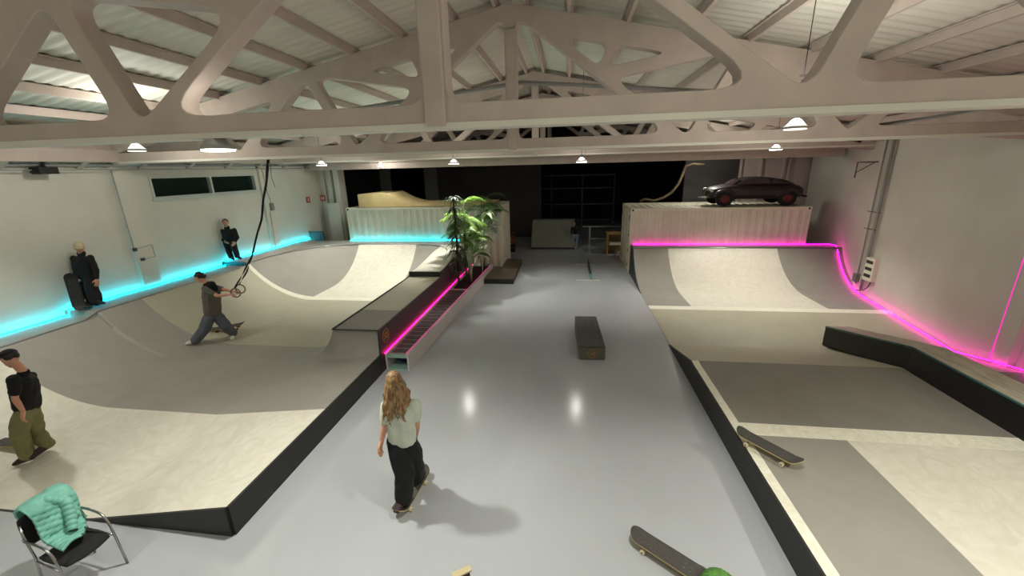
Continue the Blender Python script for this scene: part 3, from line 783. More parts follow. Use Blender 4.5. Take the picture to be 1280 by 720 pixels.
# ------------------------------------------------------------------ plants
def strap_leaf(bm, base, d, length, width, droop, fold=.0, seg=8, twist=0, mi=0, wmax=.4):
    d = V(d).normalized(); up = V((0, 0, 1)); side = d.cross(up)
    side = side.normalized() if side.length > .01 else V((1, 0, 0))
    p = V(base); pr = None; cur = d.copy()
    for i in range(seg + 1):
        t = i / seg; w = width * (math.sin(PI * min(1, (t + .04)) ** wmax) if t < 1 else 0) * .5
        w = max(w, .002)
        nrm = side.cross(cur).normalized()
        l = bm.verts.new(p + side * w + nrm * fold * w); r = bm.verts.new(p - side * w + nrm * fold * w); c = bm.verts.new(p)
        if pr:
            for q in ((pr[0], l, c, pr[1]), (pr[1], c, r, pr[2])):
                f = bm.faces.new(q); f.smooth = True; f.material_index = mi
        pr = (l, c, r)
        cur = (cur + V((0, 0, -droop / seg))).normalized(); p = p + cur * (length / seg)
def frond(bm, base, d, length, droop, n=18, ll=.3, lw=.02, mi=0):
    d = V(d).normalized(); p = V(base); cur = d.copy(); pts = [p.copy()]; ds = [cur.copy()]
    for i in range(n):
        cur = (cur + V((0, 0, -droop / n))).normalized(); p = p + cur * (length / n); pts.append(p.copy()); ds.append(cur.copy())
    tube(bm, pts, [.008 * (1 - i / (n + 1)) + .002 for i in range(n + 1)], 5, mi)
    for i in range(3, n + 1):
        s = ds[i].cross(V((0, 0, 1))); s = s.normalized() if s.length > .01 else V((1, 0, 0))
        L = ll * math.sin(PI * min(.97, (i / n) * .75 + .2))
        for sg in (-1, 1):
            strap_leaf(bm, pts[i], s * sg + ds[i] * .7 + V((0, 0, .1)), L * random.uniform(.85, 1.1), lw, .9, seg=3, mi=mi)
random.seed(11)
SOIL = .28
def palm(x, y, h, label, m, nf, fl, lean=(0, 0), nstem=3, low=.5):
    t = thing('palm_plant', label, 'plant', (x, y, SOIL), 0, None)
    for s in range(nstem):
        bx, by = x + random.uniform(-.06, .06), y + random.uniform(-.08, .08); hh = h * random.uniform(.68, .9)
        bm = nb(); tube(bm, [(bx, by, SOIL - .02), (bx + lean[0] * .3, by, SOIL + hh * .5), (bx + lean[0], by + lean[1], SOIL + hh)], [.022, .016, .011], 7)
        obj('stem', bm, 'trunk', t)
        for i in range(nf):
            a = random.uniform(0, 2 * PI); f = random.uniform(low, 1.0); e = random.uniform(.5, 1.5)
            b = V((bx + lean[0] * f, by + lean[1] * f, SOIL + hh * f))
            bm = nb(); frond(bm, b, (math.cos(a), math.sin(a), e), fl * random.uniform(.7, 1.1), random.uniform(1.3, 2.4), ll=.34, lw=.034); obj('frond', bm, m, t)
    return t
def cane(x, y, h, label):
    t = thing('dracaena_plant', label, 'plant', (x, y, SOIL))
    bm = nb(); tube(bm, [(x, y, SOIL - .02), (x + .02, y, SOIL + h * .5), (x, y, SOIL + h)], [.04, .035, .025], 8); obj('stem', bm, 'trunk', t)
    for k in range(9):
        bm = nb(); zc = SOIL + h * (.22 + .78 * k / 8)
        for i in range(30):
            a = random.uniform(0, 2 * PI); strap_leaf(bm, (x, y, zc + random.uniform(-.08, .08)), (math.cos(a), math.sin(a), random.uniform(.1, 1.0)), random.uniform(.45, .75), .045, 2.2, seg=6)
        obj('leaf_tuft', bm, 'leaf_dark', t)
def bird(x, y, h, label, m):
    t = thing('broadleaf_plant', label, 'plant', (x, y, SOIL))
    for i in range(17):
        a = i * 2.4 + random.uniform(-.3, .3); hh = h * random.uniform(.22, .85); d = random.uniform(.08, .32)
        p1 = V((x + d * math.cos(a), y + d * math.sin(a), SOIL + hh))
        bm = nb(); tube(bm, [(x, y, SOIL - .02), (x + d * .3 * math.cos(a), y + d * .3 * math.sin(a), SOIL + hh * .5), p1], [.014, .011, .008], 6)
        strap_leaf(bm, p1, (math.cos(a) * .6, math.sin(a) * .6, 1), random.uniform(.6, .95), random.uniform(.22, .32), 2.2, fold=.25, seg=9, wmax=.7); obj('leaf', bm, m, t)
cane(-3.52, 12.3, 2.85, 'tall dark narrow-leaved plant, nearest in the long planter')
palm(-3.35, 12.75, 3.25, 'bright green palm with arching fronds behind the dark nearest plant', 'leaf_bright', 11, .85, (.02, .1), 3, .6)
bird(-3.3, 13.1, 2.2, 'pale broad-leaved plant in the middle of the planter', 'leaf_pale')
bird(-3.45, 13.7, 1.8, 'mid green broad-leaved plant low in the planter', 'leaf_mid')
bird(-3.15, 14.3, 2.7, 'pale large-leaved plant leaning toward the lane', 'leaf_pale')
palm(-3.25, 14.9, 3.5, 'dark green palm at the far end of the planter, spreading right', 'leaf_mid', 11, 1.0, (.1, .1), 3, .6)

# ------------------------------------------------------------------ lamps
def high_bay(x, y, z, label, r=.17, watts=300, top=None, glow=60, size=140, on=True, dim=False):
    t = thing('pendant_lamp', label, 'lamp', (x, y, z), 0, 'pendant lamps')
    bm = nb(); tube(bm, [(x, y, z + .002), (x, y, z + .03), (x, y, z + .05), (x, y, z + .12), (x, y, z + .14)], [r, r, r * .8, r * .4, .02], 24); obj('housing', bm, 'lamp_body', t, smooth=False)
    bm = nb(); cyl(bm, (x, y, z - .012), (x, y, z + .002), r * .9, r * .95, 24); obj('diffuser', bm, ('lamp_dim' if dim else 'lamp_face') if on else 'frame_alu', t)
    zt = zroof(x) - .1 if top is None else top
    bm = nb(); n = 12
    tube(bm, [(x, y, z + .13), (x, y, zt)], .006, 5); tube(bm, [(x + .03 * math.cos(i * PI / 4), y, z + .19 + .04 * math.sin(i * PI / 4)) for i in range(8)], .006, 5, closed=True)
    if zt > z + .7: tube(bm, [(x, y, z + .14), (x + .12, y, z + .25), (x + .1, y, z + .45), (x, y, z + .6)], .005, 5)
    obj('cable', bm, 'wire', t)
    if on:
        l = bpy.data.lights.new('spot', 'SPOT'); l.energy = watts; l.spot_size = math.radians(size); l.spot_blend = .6; l.specular_factor = 0 if dim else 1; l.shadow_soft_size = r * .6; l.color = (1, .97, .88)
        o = bpy.data.objects.new('lamp_light', l); C.objects.link(o); o.location = (0, 0, -.04); o.parent = t
        l = bpy.data.lights.new('point', 'POINT'); l.energy = glow; l.shadow_soft_size = r; l.specular_factor = 0 if dim else .15; l.color = (1, .97, .9)
        o = bpy.data.objects.new('lamp_glow', l); C.objects.link(o); o.location = (0, 0, .35); o.parent = t
    return t
high_bay(-3.38, 3.72, 4.24, 'round white pendant lamp hanging nearest over the bowl', .15, 540, glow=3, size=98, top=4.39)
high_bay(.9, 2.3, 5.45, 'pendant lamp over the near lane out of the top of view', .17, 760, glow=12, size=84)
high_bay(-9.0, 5.0, 4.65, 'pendant lamp over the left side near the wall', .17, 260, glow=12, size=100)
high_bay(5.6, 2.4, 4.9, 'unseen fill lamp added over the near right platform', .17, 720, glow=12, size=104)  # out of view, added to brighten the near platform
high_bay(-5.2, -1.3, 4.9, 'unseen fill lamp added behind the viewpoint on the left', .17, 420, glow=70, size=104)  # added out of view to light roof, front truss and near floor
high_bay(3.2, -1.3, 4.9, 'unseen fill lamp added behind the viewpoint on the right', .17, 380, glow=70, size=104)  # added like its left neighbour for roof and truss brightness
high_bay(-8.3, 7.2, 4.5, 'fill lamp added for the roof, over the bowl between the two nearest trusses', .15, 10, glow=70, size=90, dim=True)  # added lamp; its glow brightens the roof in this bay
high_bay(3.1, 6.5, 4.42, 'pendant lamp over the right platform between the two nearest trusses', .15, 10, glow=75, size=90, dim=True)  # real fixture hangs dark; its light is added for the roof
high_bay(-3.6, 12.9, 4.17, 'small bright pendant lamp above the plants', .16, 560, glow=30, size=102)
high_bay(.36, 13.0, 4.12, 'small bright pendant lamp above the middle of the lane', .16, 330, glow=30, size=98)
high_bay(-8.0, 12.8, 4.24, 'small bright pendant lamp above the back of the bowl', .16, 560, glow=30, size=106)
high_bay(5.6, 12.6, 4.3, 'pendant lamp above the right quarter pipe', .16, 600, glow=30, size=106)
high_bay(-7.2, 15.4, 4.2, 'smallest pendant lamp before the left container', .12, 90, glow=45, size=150)
high_bay(5.3, 17.5, 4.16, 'hidden fill lamp added behind the lintel above the right container', .12, 110, glow=55, size=150, dim=True)  # added out of sight to brighten the car and the wall behind

# ------------------------------------------------------------------ skateboards
def skateboard(label, loc, rot, wheel='wheel', name='skateboard', grip='grip', ply='maple'):
    t = thing(name, label, 'skateboard', loc)
    L, W = .80, .205; NX, NY = 33, 9
    def zf(x): a = max(0, abs(x) - .27); return .095 + a * a * 3.4
    def wf(x):
        a = abs(x); e = L / 2 - W / 2
        return W / 2 if a < e else math.sqrt(max(0, (W / 2) ** 2 - (a - e) ** 2))
    bm = nb(); top = []; bot = []
    for i in range(NX):
        x = -L / 2 + L * (i / (NX - 1)); x = L / 2 * math.sin(x / (L / 2) * PI / 2); w = max(wf(x), .004)
        top.append([bm.verts.new((x, w * (j / (NY - 1) * 2 - 1), zf(x) + .012 + .006 * (j / (NY - 1) * 2 - 1) ** 2)) for j in range(NY)])
        bot.append([bm.verts.new((x, w * (j / (NY - 1) * 2 - 1), zf(x) + .006 * (j / (NY - 1) * 2 - 1) ** 2)) for j in range(NY)])
    for i in range(NX - 1):
        for j in range(NY - 1):
            f = bm.faces.new((top[i][j], top[i + 1][j], top[i + 1][j + 1], top[i][j + 1])); f.material_index = 0; f.smooth = True
            f = bm.faces.new((bot[i][j], bot[i][j + 1], bot[i + 1][j + 1], bot[i + 1][j])); f.material_index = 1; f.smooth = True
        for j in (0, NY - 1):
            q = (top[i][j], bot[i][j], bot[i + 1][j], top[i + 1][j]); f = bm.faces.new(q if j == 0 else q[::-1]); f.material_index = 1
    for i in (0, NX - 1):
        for j in range(NY - 1):
            q = (top[i][j], top[i][j + 1], bot[i][j + 1], bot[i][j]); f = bm.faces.new(q if i == 0 else q[::-1]); f.material_index = 1
    d = obj('deck', bm, [grip, ply], t, local=True)
    bm = nb()
    for x in (-.25, -.19, .19, .25):
        for y in (-.03, .03): cyl(bm, (x, y, .105), (x, y, .109), .005, seg=8)
    obj('bolts', bm, 'chrome', d, local=True)
    for sx in (-.22, .22):
        bm = nb(); box(bm, sx - .04, sx + .04, -.028, .028, .084, .096); cyl(bm, (sx, -.075, .045), (sx, .075, .045), .011, seg=8); prism(bm, [(sx - .03, .086), (sx + .03, .086), (sx + .014, .04), (sx - .014, .04)], 'y', -.03, .03)
        tr = obj('truck', bm, 'steel', t, local=True)
        for sy in (-1, 1):
            bm = nb(); cyl(bm, (sx, sy * .072, .028), (sx, sy * .104, .028), .027, seg=18); cyl(bm, (sx, sy * .1, .028), (sx, sy * .1055, .028), .011, seg=10, mi=1); obj('wheel', bm, [wheel, 'steel_dark'], tr, local=True, bevel=.004)
    t.rotation_euler = rot
    return t
def rz(dx, dy): return (0, 0, math.atan2(dy, dx))
skateboard('black-topped skateboard resting on the edge of right platform, front wheels over the side', (2.56, 4.76, .402), rz(.5, -.62))
skateboard('black-topped skateboard on the lane floor at the bottom edge beside green knit hat', (1.06, 3.42, .0), rz(.8, -.59))
skateboard('skateboard under the feet of the long-haired person in the lane', (-1.93, 3.98, .0), rz(.09, 1))
skateboard('worn skateboard rolling beside the person in olive trousers at left edge', (-8.30, 4.14, .085), rz(1, .12))
skateboard('black skateboard held upright by the person with the cream cap', (-10.44, 6.93, 1.70), (0, PI / 2 - .17, -.75), grip='black', ply='black')
skateboard('skateboard with red wheels on the bowl behind the person holding the rings', (-8.42, 8.35, .27), (0.05, -.06, .5), 'wheel_red')
skateboard('small skateboard tipped up behind the far person in blue jeans', (.12, 20.75, .12), (0, -.5, .3))
# small things cut by the bottom edge
bm = nb(); n = 26
for i in range(n):
    a = i * 2 * PI / n
    tube(bm, [(1.47 + .15 * math.cos(a) * math.cos(e), 3.10 + .15 * math.sin(a) * math.cos(e), .13 + .12 * math.sin(e)) for e in [j * PI / 16 for j in range(-1, 9)]], .021, 6)
ball(bm, (1.47, 3.10, .13), .14, 16, sc=(1, 1, .85)); cyl(bm, (1.47, 3.1, .0), (1.47, 3.1, .1), .15, .15, 24)
simple('knit_hat', 'green ribbed knit hat at the end of the lower skateboard', 'hat', bm, 'green_knit')
t = thing('wooden_wedge', 'tiny pale board tip just entering the bottom edge of the view', 'board', (-1.0, 2.98, 0))
bm = nb(); box(bm, -.1, .06, -.02, .02, .0, .11, mtx=Matrix.Rotation(.6, 4, 'Z')); obj('body', bm, 'trunk', t, local=True)
bm = nb(); box(bm, -.12, .08, -.035, .035, .11, .13, mtx=Matrix.Rotation(.6, 4, 'Z')); obj('top_board', bm, 'cream', t, local=True, bevel=.004)

# ------------------------------------------------------------------ chair with jacket
ch = thing('armchair', 'black fabric stacking armchair with grey metal frame at lower left', 'chair', (-4.97, 2.5, 0))
def cm(pts): return pts
for sy in (-1, 1):
    y = sy * .27
    P_ = [(.23, y, 0), (.20, y, .30), (.165, y, .60)]
    for i in range(1, 9):
        a = i / 9 * PI / 2; P_.append((.165 - .30 * math.sin(a) * .9, y, .60 + .075 * (1 - math.cos(a)) * 0 + .07 * math.sin(a * 1.6)))
    P_ += [(-.22, y * .97, .655), (-.29, y * .93, .64)]
    bm = nb(); tube(bm, [(.24, y, 0), (.215, y, .25), (.19, y, .5), (.165, y, .6), (.12, y, .655), (.05, y, .68), (-.08, y, .685), (-.2, y, .675), (-.27, y * .92, .66)], .014, 8); obj('leg', bm, 'chrome', ch, local=True)
    bm = nb(); tube(bm, [(-.27, y * .98, 0), (-.2, y * .96, .3), (-.2, y * .92, .45), (-.27, y * .88, .68), (-.31, y * .8, .80)], .014, 8); obj('leg', bm, 'chrome', ch, local=True)
    bm = nb(); tube(bm, [(.19, y * .99, .4), (-.2, y * .93, .4)], .011, 8); obj('side_rail', bm, 'chrome', ch, local=True)
bm = nb(); tube(bm, [(-.3, -.25, .64), (-.3, .25, .64)], .01, 6); obj('back_rail', bm, 'chrome', ch, local=True)
def cushion(nu, nv, fn, th):
    bm = nb(); T = []; B = []
    for i in range(nu + 1):
        T.append([]); B.append([])
        for j in range(nv + 1):
            u, v = i / nu * 2 - 1, j / nv * 2 - 1
            q = 1 - .16 * v * v * u * u   # rounded corners
            p, n = fn(u * (1 - .10 * v * v), v * (1 - .10 * u * u))
            e = th * (1 - max(abs(u), abs(v)) ** 6 * .8)
            T[-1].append(bm.verts.new(V(p) + V(n) * e)); B[-1].append(bm.verts.new(V(p) - V(n) * e))
    for i in range(nu):
        for j in range(nv):
            bm.faces.new((T[i][j], T[i + 1][j], T[i + 1][j + 1], T[i][j + 1])); bm.faces.new((B[i][j], B[i][j + 1], B[i + 1][j + 1], B[i + 1][j]))
    for i in range(nu):
        for j in (0, nv): bm.faces.new((T[i][j], B[i][j], B[i + 1][j], T[i + 1][j]))
    for j in range(nv):
        for i in (0, nu): bm.faces.new((T[i][j], T[i][j + 1], B[i][j + 1], B[i][j]))
    bmesh.ops.recalc_face_normals(bm, faces=bm.faces[:]); return bm
obj('seat', cushion(14, 14, lambda u, v: ((.0 + .235 * u, .245 * v, .435 + .02 * u - .03 * max(0, u) ** 3 - .012 * (1 - v * v)), (0, 0, 1)), .03), 'black_fabric', ch, local=True, smooth=True)
obj('backrest', cushion(14, 14, lambda u, v: ((-.265 - .07 * (u + 1) / 2 - .035 * (1 - v * v), .235 * v, .70 + .165 * u), (.96, 0, .2)), .022), 'black_fabric', ch, local=True, smooth=True)
ch.rotation_euler = (0, 0, -.14); ch.scale = (1, .8, .95); ch.location = (-4.95, 2.56, 0)
# puffer jacket draped over the backrest
jk = thing('puffer_jacket', 'turquoise quilted puffer jacket draped over the back of the armchair', 'jacket', (-4.97, 2.5, 0))
def drape():
    bm = nb(); NU, NV = 46, 70; G = []
    path = [(.10, .50), (-.02, .49), (-.13, .50), (-.20, .56), (-.235, .68), (-.27, .80), (-.30, .89), (-.345, .915), (-.39, .88), (-.405, .76), (-.41, .62), (-.415, .50)]
    cum = [0]
    for a, b in zip(path, path[1:]): cum.append(cum[-1] + math.hypot(b[0] - a[0], b[1] - a[1]))
    for j in range(NV + 1):
        s = cum[-1] * j / NV; k = 0
        while k < len(path) - 2 and cum[k + 1] < s: k += 1
        f = (s - cum[k]) / (cum[k + 1] - cum[k]); a, b = path[k], path[k + 1]
        px_, pz_ = a[0] + (b[0] - a[0]) * f, a[1] + (b[1] - a[1]) * f
        tx, tz = b[0] - a[0], b[1] - a[1]; l = math.hypot(tx, tz); nx, nz = -tz / l, tx / l
        nx, nz = -nx, -nz
        row = []
        for i in range(NU + 1):
            u = i / NU; y = -.15 + .42 * u
            # the front hem runs diagonally: right side is bunched up higher
            sj = j / NV
            hem = .26 * sm((u - .45) / .55)
            sj2 = max(sj, hem) if sj < .5 else sj
            s2 = cum[-1] * sj2; k2 = 0
            while k2 < len(path) - 2 and cum[k2 + 1] < s2: k2 += 1
            f2 = (s2 - cum[k2]) / (cum[k2 + 1] - cum[k2]); a2, b2 = path[k2], path[k2 + 1]
            px2, pz2 = a2[0] + (b2[0] - a2[0]) * f2, a2[1] + (b2[1] - a2[1]) * f2
            q = abs(math.sin((s2 * 1.0 + .10 * u) * PI / .062)) ** .6 * .018
            w = noise.noise(V((y * 7, s2 * 6, 1.3))) * .03
            e = .02 + q + w + .02 * math.sin(u * PI)
            row.append(bm.verts.new((px2 + nx * e, y + .012 * math.sin(s2 * 14), pz2 + nz * e + .005)))
        G.append(row)
    for j in range(NV):
        for i in range(NU):
            f = bm.faces.new((G[j][i], G[j + 1][i], G[j + 1][i + 1], G[j][i + 1])); f.smooth = True
    return bm
o = obj('jacket_body', drape(), ['teal_quilt'], jk, local=True); s = o.modifiers.new('s', 'SOLIDIFY'); s.thickness = .025; s.offset = -1
def puffy(pts, r, step=.055):
    P = [V(p) for p in pts]; out = []; rs = []
    n = 60
    cum = [0]
    for a, b in zip(P, P[1:]): cum.append(cum[-1] + (b - a).length)
    for i in range(n + 1):
        s = cum[-1] * i / n; k = 0
        while k < len(P) - 2 and cum[k + 1] < s: k += 1
        f = (s - cum[k]) / (cum[k + 1] - cum[k]); out.append(P[k].lerp(P[k + 1], f)); rs.append(r * (.8 + .25 * abs(math.sin(s * PI / step)) ** .6) * (1 - .25 * i / n))
    bm = nb(); tube(bm, out, rs, 14); return bm
obj('sleeve', puffy([(-.30, .16, .90), (-.20, .17, .84), (-.12, .12, .70), (-.05, .06, .585)], .062), 'teal_quilt', jk, local=True)
obj('sleeve', puffy([(-.34, -.05, .93), (-.27, .06, .93), (-.22, .15, .86), (-.20, .2, .74), (-.16, .19, .64)], .055), 'teal_quilt', jk, local=True)
bm = nb(); cyl(bm, (-.052, .063, .588), (-.046, .057, .576), .042, .042, 14); obj('cuff', bm, 'navy_lining', jk, local=True)
bm = nb(); box(bm, -.17, -.16, -.25, -.2, .5, .7); 
bm.free()
jk.rotation_euler = (0, 0, -.14); jk.scale = (1, .8, .95); jk.location = (-4.95, 2.56, 0)

# ------------------------------------------------------------------ swing straps with rings
sw = thing('gym_rings', 'pair of gymnastic rings on long black straps hanging from a truss', 'gym rings', (-6.8, 8.6, 4.4))
H0 = V((-6.85, 8.9, 4.4)); R1 = aty(293, 366, 7.75); R2 = aty(299, 361, 7.9); mid = aty(315, 318, 8.15)
for R in (R1, R2):
    off = V((.04, .0, 0)) if R is R2 else V((0, 0, 0))
    pts = [H0 + off]; 
    q1 = aty(331, 235, 8.5); q2 = aty(326, 275, 8.3)
    pts += [q1 + off * .6, q2 + off * .4, mid + off * .3, (mid + R) / 2 + off * .8, R + V((.03, 0, .11))]
    bm = nb(); pr = None
    fine = []
    for a, b in zip(pts, pts[1:]):
        for i in range(10): fine.append(a.lerp(b, i / 10))
    fine.append(pts[-1])
    for i, p in enumerate(fine):
        a = i * .28 + (1.5 if R is R2 else 0); w = V((math.cos(a), math.sin(a), 0)) * .022; e = V((-math.sin(a), math.cos(a), 0)) * .003
        rr4 = [bm.verts.new(p + w + e), bm.verts.new(p - w + e), bm.verts.new(p - w - e), bm.verts.new(p + w - e)]
        if pr:
            for k in range(4): bm.faces.new((pr[k], rr4[k], rr4[(k + 1) % 4], pr[(k + 1) % 4]))
        pr = rr4
    obj('strap', bm, 'strap_black', sw)
    bm = nb(); rr_ = .1
    ax = V((1, .25, 0)).normalized(); cen = R + V((.03, 0, 0))
    tube(bm, [cen + (ax * math.cos(i * PI / 14) + V((0, 0, 1)) * math.sin(i * PI / 14)) * rr_ for i in range(28)], .014, 8, closed=True)
    obj('ring', bm, 'ring_wood', sw)
bm = nb(); tube(bm, [H0 + V((-.01, 0, .02)), H0 + V((.03, -.02, -.2)), H0 + V((-.02, 0, -.45)), H0 + V((.03, .0, -.7))], .006, 5); box(bm, H0.x - .03, H0.x + .08, 8.78, 9.02, 4.38, 4.41); obj('loose_cord', bm, 'strap_black', sw)

# ------------------------------------------------------------------ people
def hull(parts, bm=None):
    """convex hull of spheres"""
    b = bmesh.new()
    for p, r in parts:
        sc = (1, 1, 1)
        if isinstance(r, tuple): sc = r; r = 1
        g = bmesh.ops.create_icosphere(b, subdivisions=2, radius=1)
        for v in g['verts']: v.co = V((v.co.x * r * sc[0], v.co.y * r * sc[1], v.co.z * r * sc[2])) + V(p)
    b.verts.ensure_lookup_table()
    res = bmesh.ops.convex_hull(b, input=b.verts[:])
    rem = list({e for e in res['geom_interior'] + res['geom_unused'] if isinstance(e, bmesh.types.BMVert)})
    bmesh.ops.delete(b, geom=rem, context='VERTS')
    me = bpy.data.meshes.new('h'); b.to_mesh(me); b.free()
    if bm is None: return me
    bm.from_mesh(me); bpy.data.meshes.remove(me)
def fuse(bm, voxel, smooth=3, namp=0, nfreq=8):
    me = bpy.data.meshes.new('f'); bmesh.ops.recalc_face_normals(bm, faces=bm.faces[:]); bm.to_mesh(me); bm.free()
    o = bpy.data.objects.new('f', me); C.objects.link(o)
    r = o.modifiers.new('r', 'REMESH'); r.mode = 'VOXEL'; r.voxel_size = voxel
    if smooth: s = o.modifiers.new('s', 'SMOOTH'); s.iterations = smooth; s.factor = .5
    bpy.context.view_layer.update()
    m2 = bpy.data.meshes.new_from_object(o.evaluated_get(bpy.context.evaluated_depsgraph_get()))
    bpy.data.objects.remove(o); bpy.data.meshes.remove(me)
    if namp:
        ns = [v.normal.copy() for v in m2.vertices]
        for v, n in zip(m2.vertices, ns):
            v.co += n * namp * (noise.noise(v.co * nfreq) + .5 * noise.noise(V((v.co.x * nfreq * 2, v.co.y * nfreq * 2, v.co.z * nfreq * .8))))
    for p in m2.polygons: p.use_smooth = True
    m2.materials.clear(); return m2
def hand(bm, w, d, n, curl, s, side=1):
    """w wrist, d direction, n palm normal, fingers curl toward n"""
    d = V(d).normalized(); n = V(n); n = (n - d * n.dot(d)).normalized(); l = d.cross(n)
    hull([(w, .024 * s), (w + d * .03 * s + l * .026 * s, .016 * s), (w + d * .03 * s - l * .026 * s, .016 * s), (w + d * .085 * s + l * .034 * s, .012 * s), (w + d * .085 * s - l * .032 * s, .012 * s)], bm)
    for k, (o_, L) in enumerate(((-.033, .058), (-.011, .072), (.011, .078), (.033, .068))):
        p = w + d * .082 * s + l * o_ * s; cur = d + l * o_ * 2.2; cur.normalize()
        for sg, (fr, r) in enumerate(((.45, .0105), (.32, .0095), (.25, .0085))):
            a = curl * (.8 + .5 * sg); cur = (cur * math.cos(a) + n * math.sin(a)).normalized(); nn = (n * math.cos(a) - cur * math.sin(a))
            q = p + cur * L * fr * s * 1.1; hull([(p, r * s), (q, r * .92 * s)], bm); p = q
    b = w + d * .025 * s + l * side * .028 * s; c1 = b + (d * .65 + l * side * .7 + n * .25).normalized() * .042 * s; c2 = c1 + (d * .85 + l * side * .25 + n * .45).normalized() * .032 * s
    hull([(b, .015 * s), (c1, .0115 * s)], bm); hull([(c1, .0115 * s), (c2, .0095 * s)], bm)
def person(label, loc, J, f, s=1, top='black_cloth', bottom='black_cloth', skin='skin', sleeve='long', legr=(.11, .095, .085), hair='hair_dark', shoe='shoe_white', hairfn=None, hood=False, hands=None, torso_r=1, vox=.009, top_extra=None, bottom_len=1):
    t = thing('person', label, 'person', loc)
    g = {k: V(v) for k, v in J.items()}
    f = V(f).normalized(); up0 = (g['head'] - g['neck']).normalized(); rt = f.cross(up0).normalized(); up = rt.cross(f).normalized()
    lat = (g['shR'] - g['shL']).normalized()
    HR = Matrix((rt, f, up)).transposed()
    def hp(x, y, z): return g['head'] + HR @ V((x * s, y * s, z * s))
    bm = nb()
    # torso / pelvis / neck
    ch_ = (g['shL'] + g['shR']) / 2; ch_ = ch_ + (g['waist'] - ch_) * .3
    hull([(g['shL'], .045 * s), (g['shR'], .045 * s), (ch_ + lat * .06 * s, .095 * s), (ch_ - lat * .06 * s, .095 * s)], bm)
    hull([(ch_ + lat * .05 * s, .095 * s), (ch_ - lat * .05 * s, .095 * s), (g['waist'] + lat * .04 * s, .085 * s), (g['waist'] - lat * .04 * s, .085 * s)], bm)
    hull([(g['waist'] + lat * .04 * s, .085 * s), (g['waist'] - lat * .04 * s, .085 * s), (g['hipL'], .085 * s), (g['hipR'], .085 * s)], bm)
    hull([(ch_ + V((0, 0, .05 * s)), .06 * s), (g['neck'], .052 * s)], bm); hull([(g['neck'], .052 * s), (hp(0, -.015, -.05), .05 * s)], bm)
    # head with features
    b2 = bmesh.new(); ball(b2, (0, 0, 0), 1, 24)
    for v in b2.verts: v.co = hp(v.co.x * .076, v.co.y * .096 - .004, v.co.z * .098 + .022)
    me = bpy.data.meshes.new('x'); b2.to_mesh(me); b2.free(); bm.from_mesh(me); bpy.data.meshes.remove(me)
    hull([(hp(0, .035, -.02), .058 * s), (hp(0, .062, -.085), .022 * s), (hp(.035, .02, -.06), .025 * s), (hp(-.035, .02, -.06), .025 * s), (hp(0, -.02, -.03), .05 * s)], bm)
    hull([(hp(0, .088, .02), .009 * s), (hp(0, .112, -.022), .0115 * s), (hp(.012, .098, -.026), .008 * s), (hp(-.012, .098, -.026), .008 * s)], bm)
    hull([(hp(-.028, .083, .032), .010 * s), (hp(.028, .083, .032), .010 * s)], bm)
    hull([(hp(-.02, .086, -.052), .008 * s), (hp(.02, .086, -.052), .008 * s), (hp(0, .093, -.052), .008 * s)], bm)
    for sg in (-1, 1): hull([(hp(sg * .078, -.01, .015), .012 * s), (hp(sg * .082, -.02, .03), .012 * s), (hp(sg * .076, -.006, -.02), .009 * s)], bm)
    for a in 'LR':
        hull([(g['sh' + a], .05 * s), (g['el' + a], .036 * s)], bm); 
        m_ = g['el' + a].lerp(g['wr' + a], .3); hull([(g['el' + a], .036 * s), (m_, .037 * s)], bm); hull([(m_, .037 * s), (g['wr' + a], .024 * s)], bm)
        hull([(g['hip' + a], .085 * s), (g['kn' + a], .055 * s)], bm)
        m_ = g['kn' + a].lerp(g['an' + a], .3); hull([(g['kn' + a], .055 * s), (m_, .053 * s)], bm); hull([(m_, .053 * s), (g['an' + a], .034 * s)], bm)
        hull([(g['an' + a], .034 * s), (g['an' + a] + (g['to' + a] - g['an' + a]) * .8, .02 * s)], bm)
        d = (g['wr' + a] - g['el' + a]).normalized()
        hd, hn, cu, sd = (hands or {}).get(a, (d, None, .3, 1 if a == 'L' else -1))
        n_ = V(hn) if hn is not None else (lat if a == 'L' else -lat)
        hand(bm, g['wr' + a], hd, n_, cu, s * 1.05, sd)
    body = obj('body', fuse(bm, vox * .72, 2), skin, t)
    for sg in (-1, 1):
        bm = nb(); ball(bm, hp(sg * .031, .079, .012), .0105 * s, 10, 0); ball(bm, hp(sg * .031, .0875, .012), .0055 * s, 8, 1); obj('eye', bm, ['shoe_white', 'eye_dark'], t)
    bm = nb(); tube(bm, [hp(-.024, .09, -.051), hp(-.01, .1, -.049), hp(.01, .1, -.049), hp(.024, .09, -.051)], .0045 * s, 6); obj('mouth', bm, 'lip', t)
    # garments
    e = .018 * s * torso_r; bm = nb(); R = torso_r
    hull([(g['shL'] - V((0, 0, .012)), .052 * s), (g['shR'] - V((0, 0, .012)), .052 * s), (ch_ + lat * .065 * s, .108 * s * R), (ch_ - lat * .065 * s, .108 * s * R)], bm)
    wb = g['waist'].lerp((g['hipL'] + g['hipR']) / 2, .55 if top_extra is None else top_extra)
    hull([(ch_ + lat * .06 * s, .11 * s * R), (ch_ - lat * .06 * s, .11 * s * R), (wb + lat * .06 * s, .105 * s * R), (wb - lat * .06 * s, .105 * s * R)], bm)
    hull([(ch_ + V((0, 0, .07 * s)), .075 * s), (g['neck'] - V((0, 0, .02 * s)), .062 * s)], bm)
    for a in 'LR':
        if sleeve == 'long':
            hull([(g['sh' + a], .066 * s), (g['el' + a], .055 * s)], bm); hull([(g['el' + a], .055 * s), (g['el' + a].lerp(g['wr' + a], .93), .038 * s)], bm)
        else:
            hull([(g['sh' + a], .068 * s), (g['sh' + a].lerp(g['el' + a], .62), .064 * s)], bm)
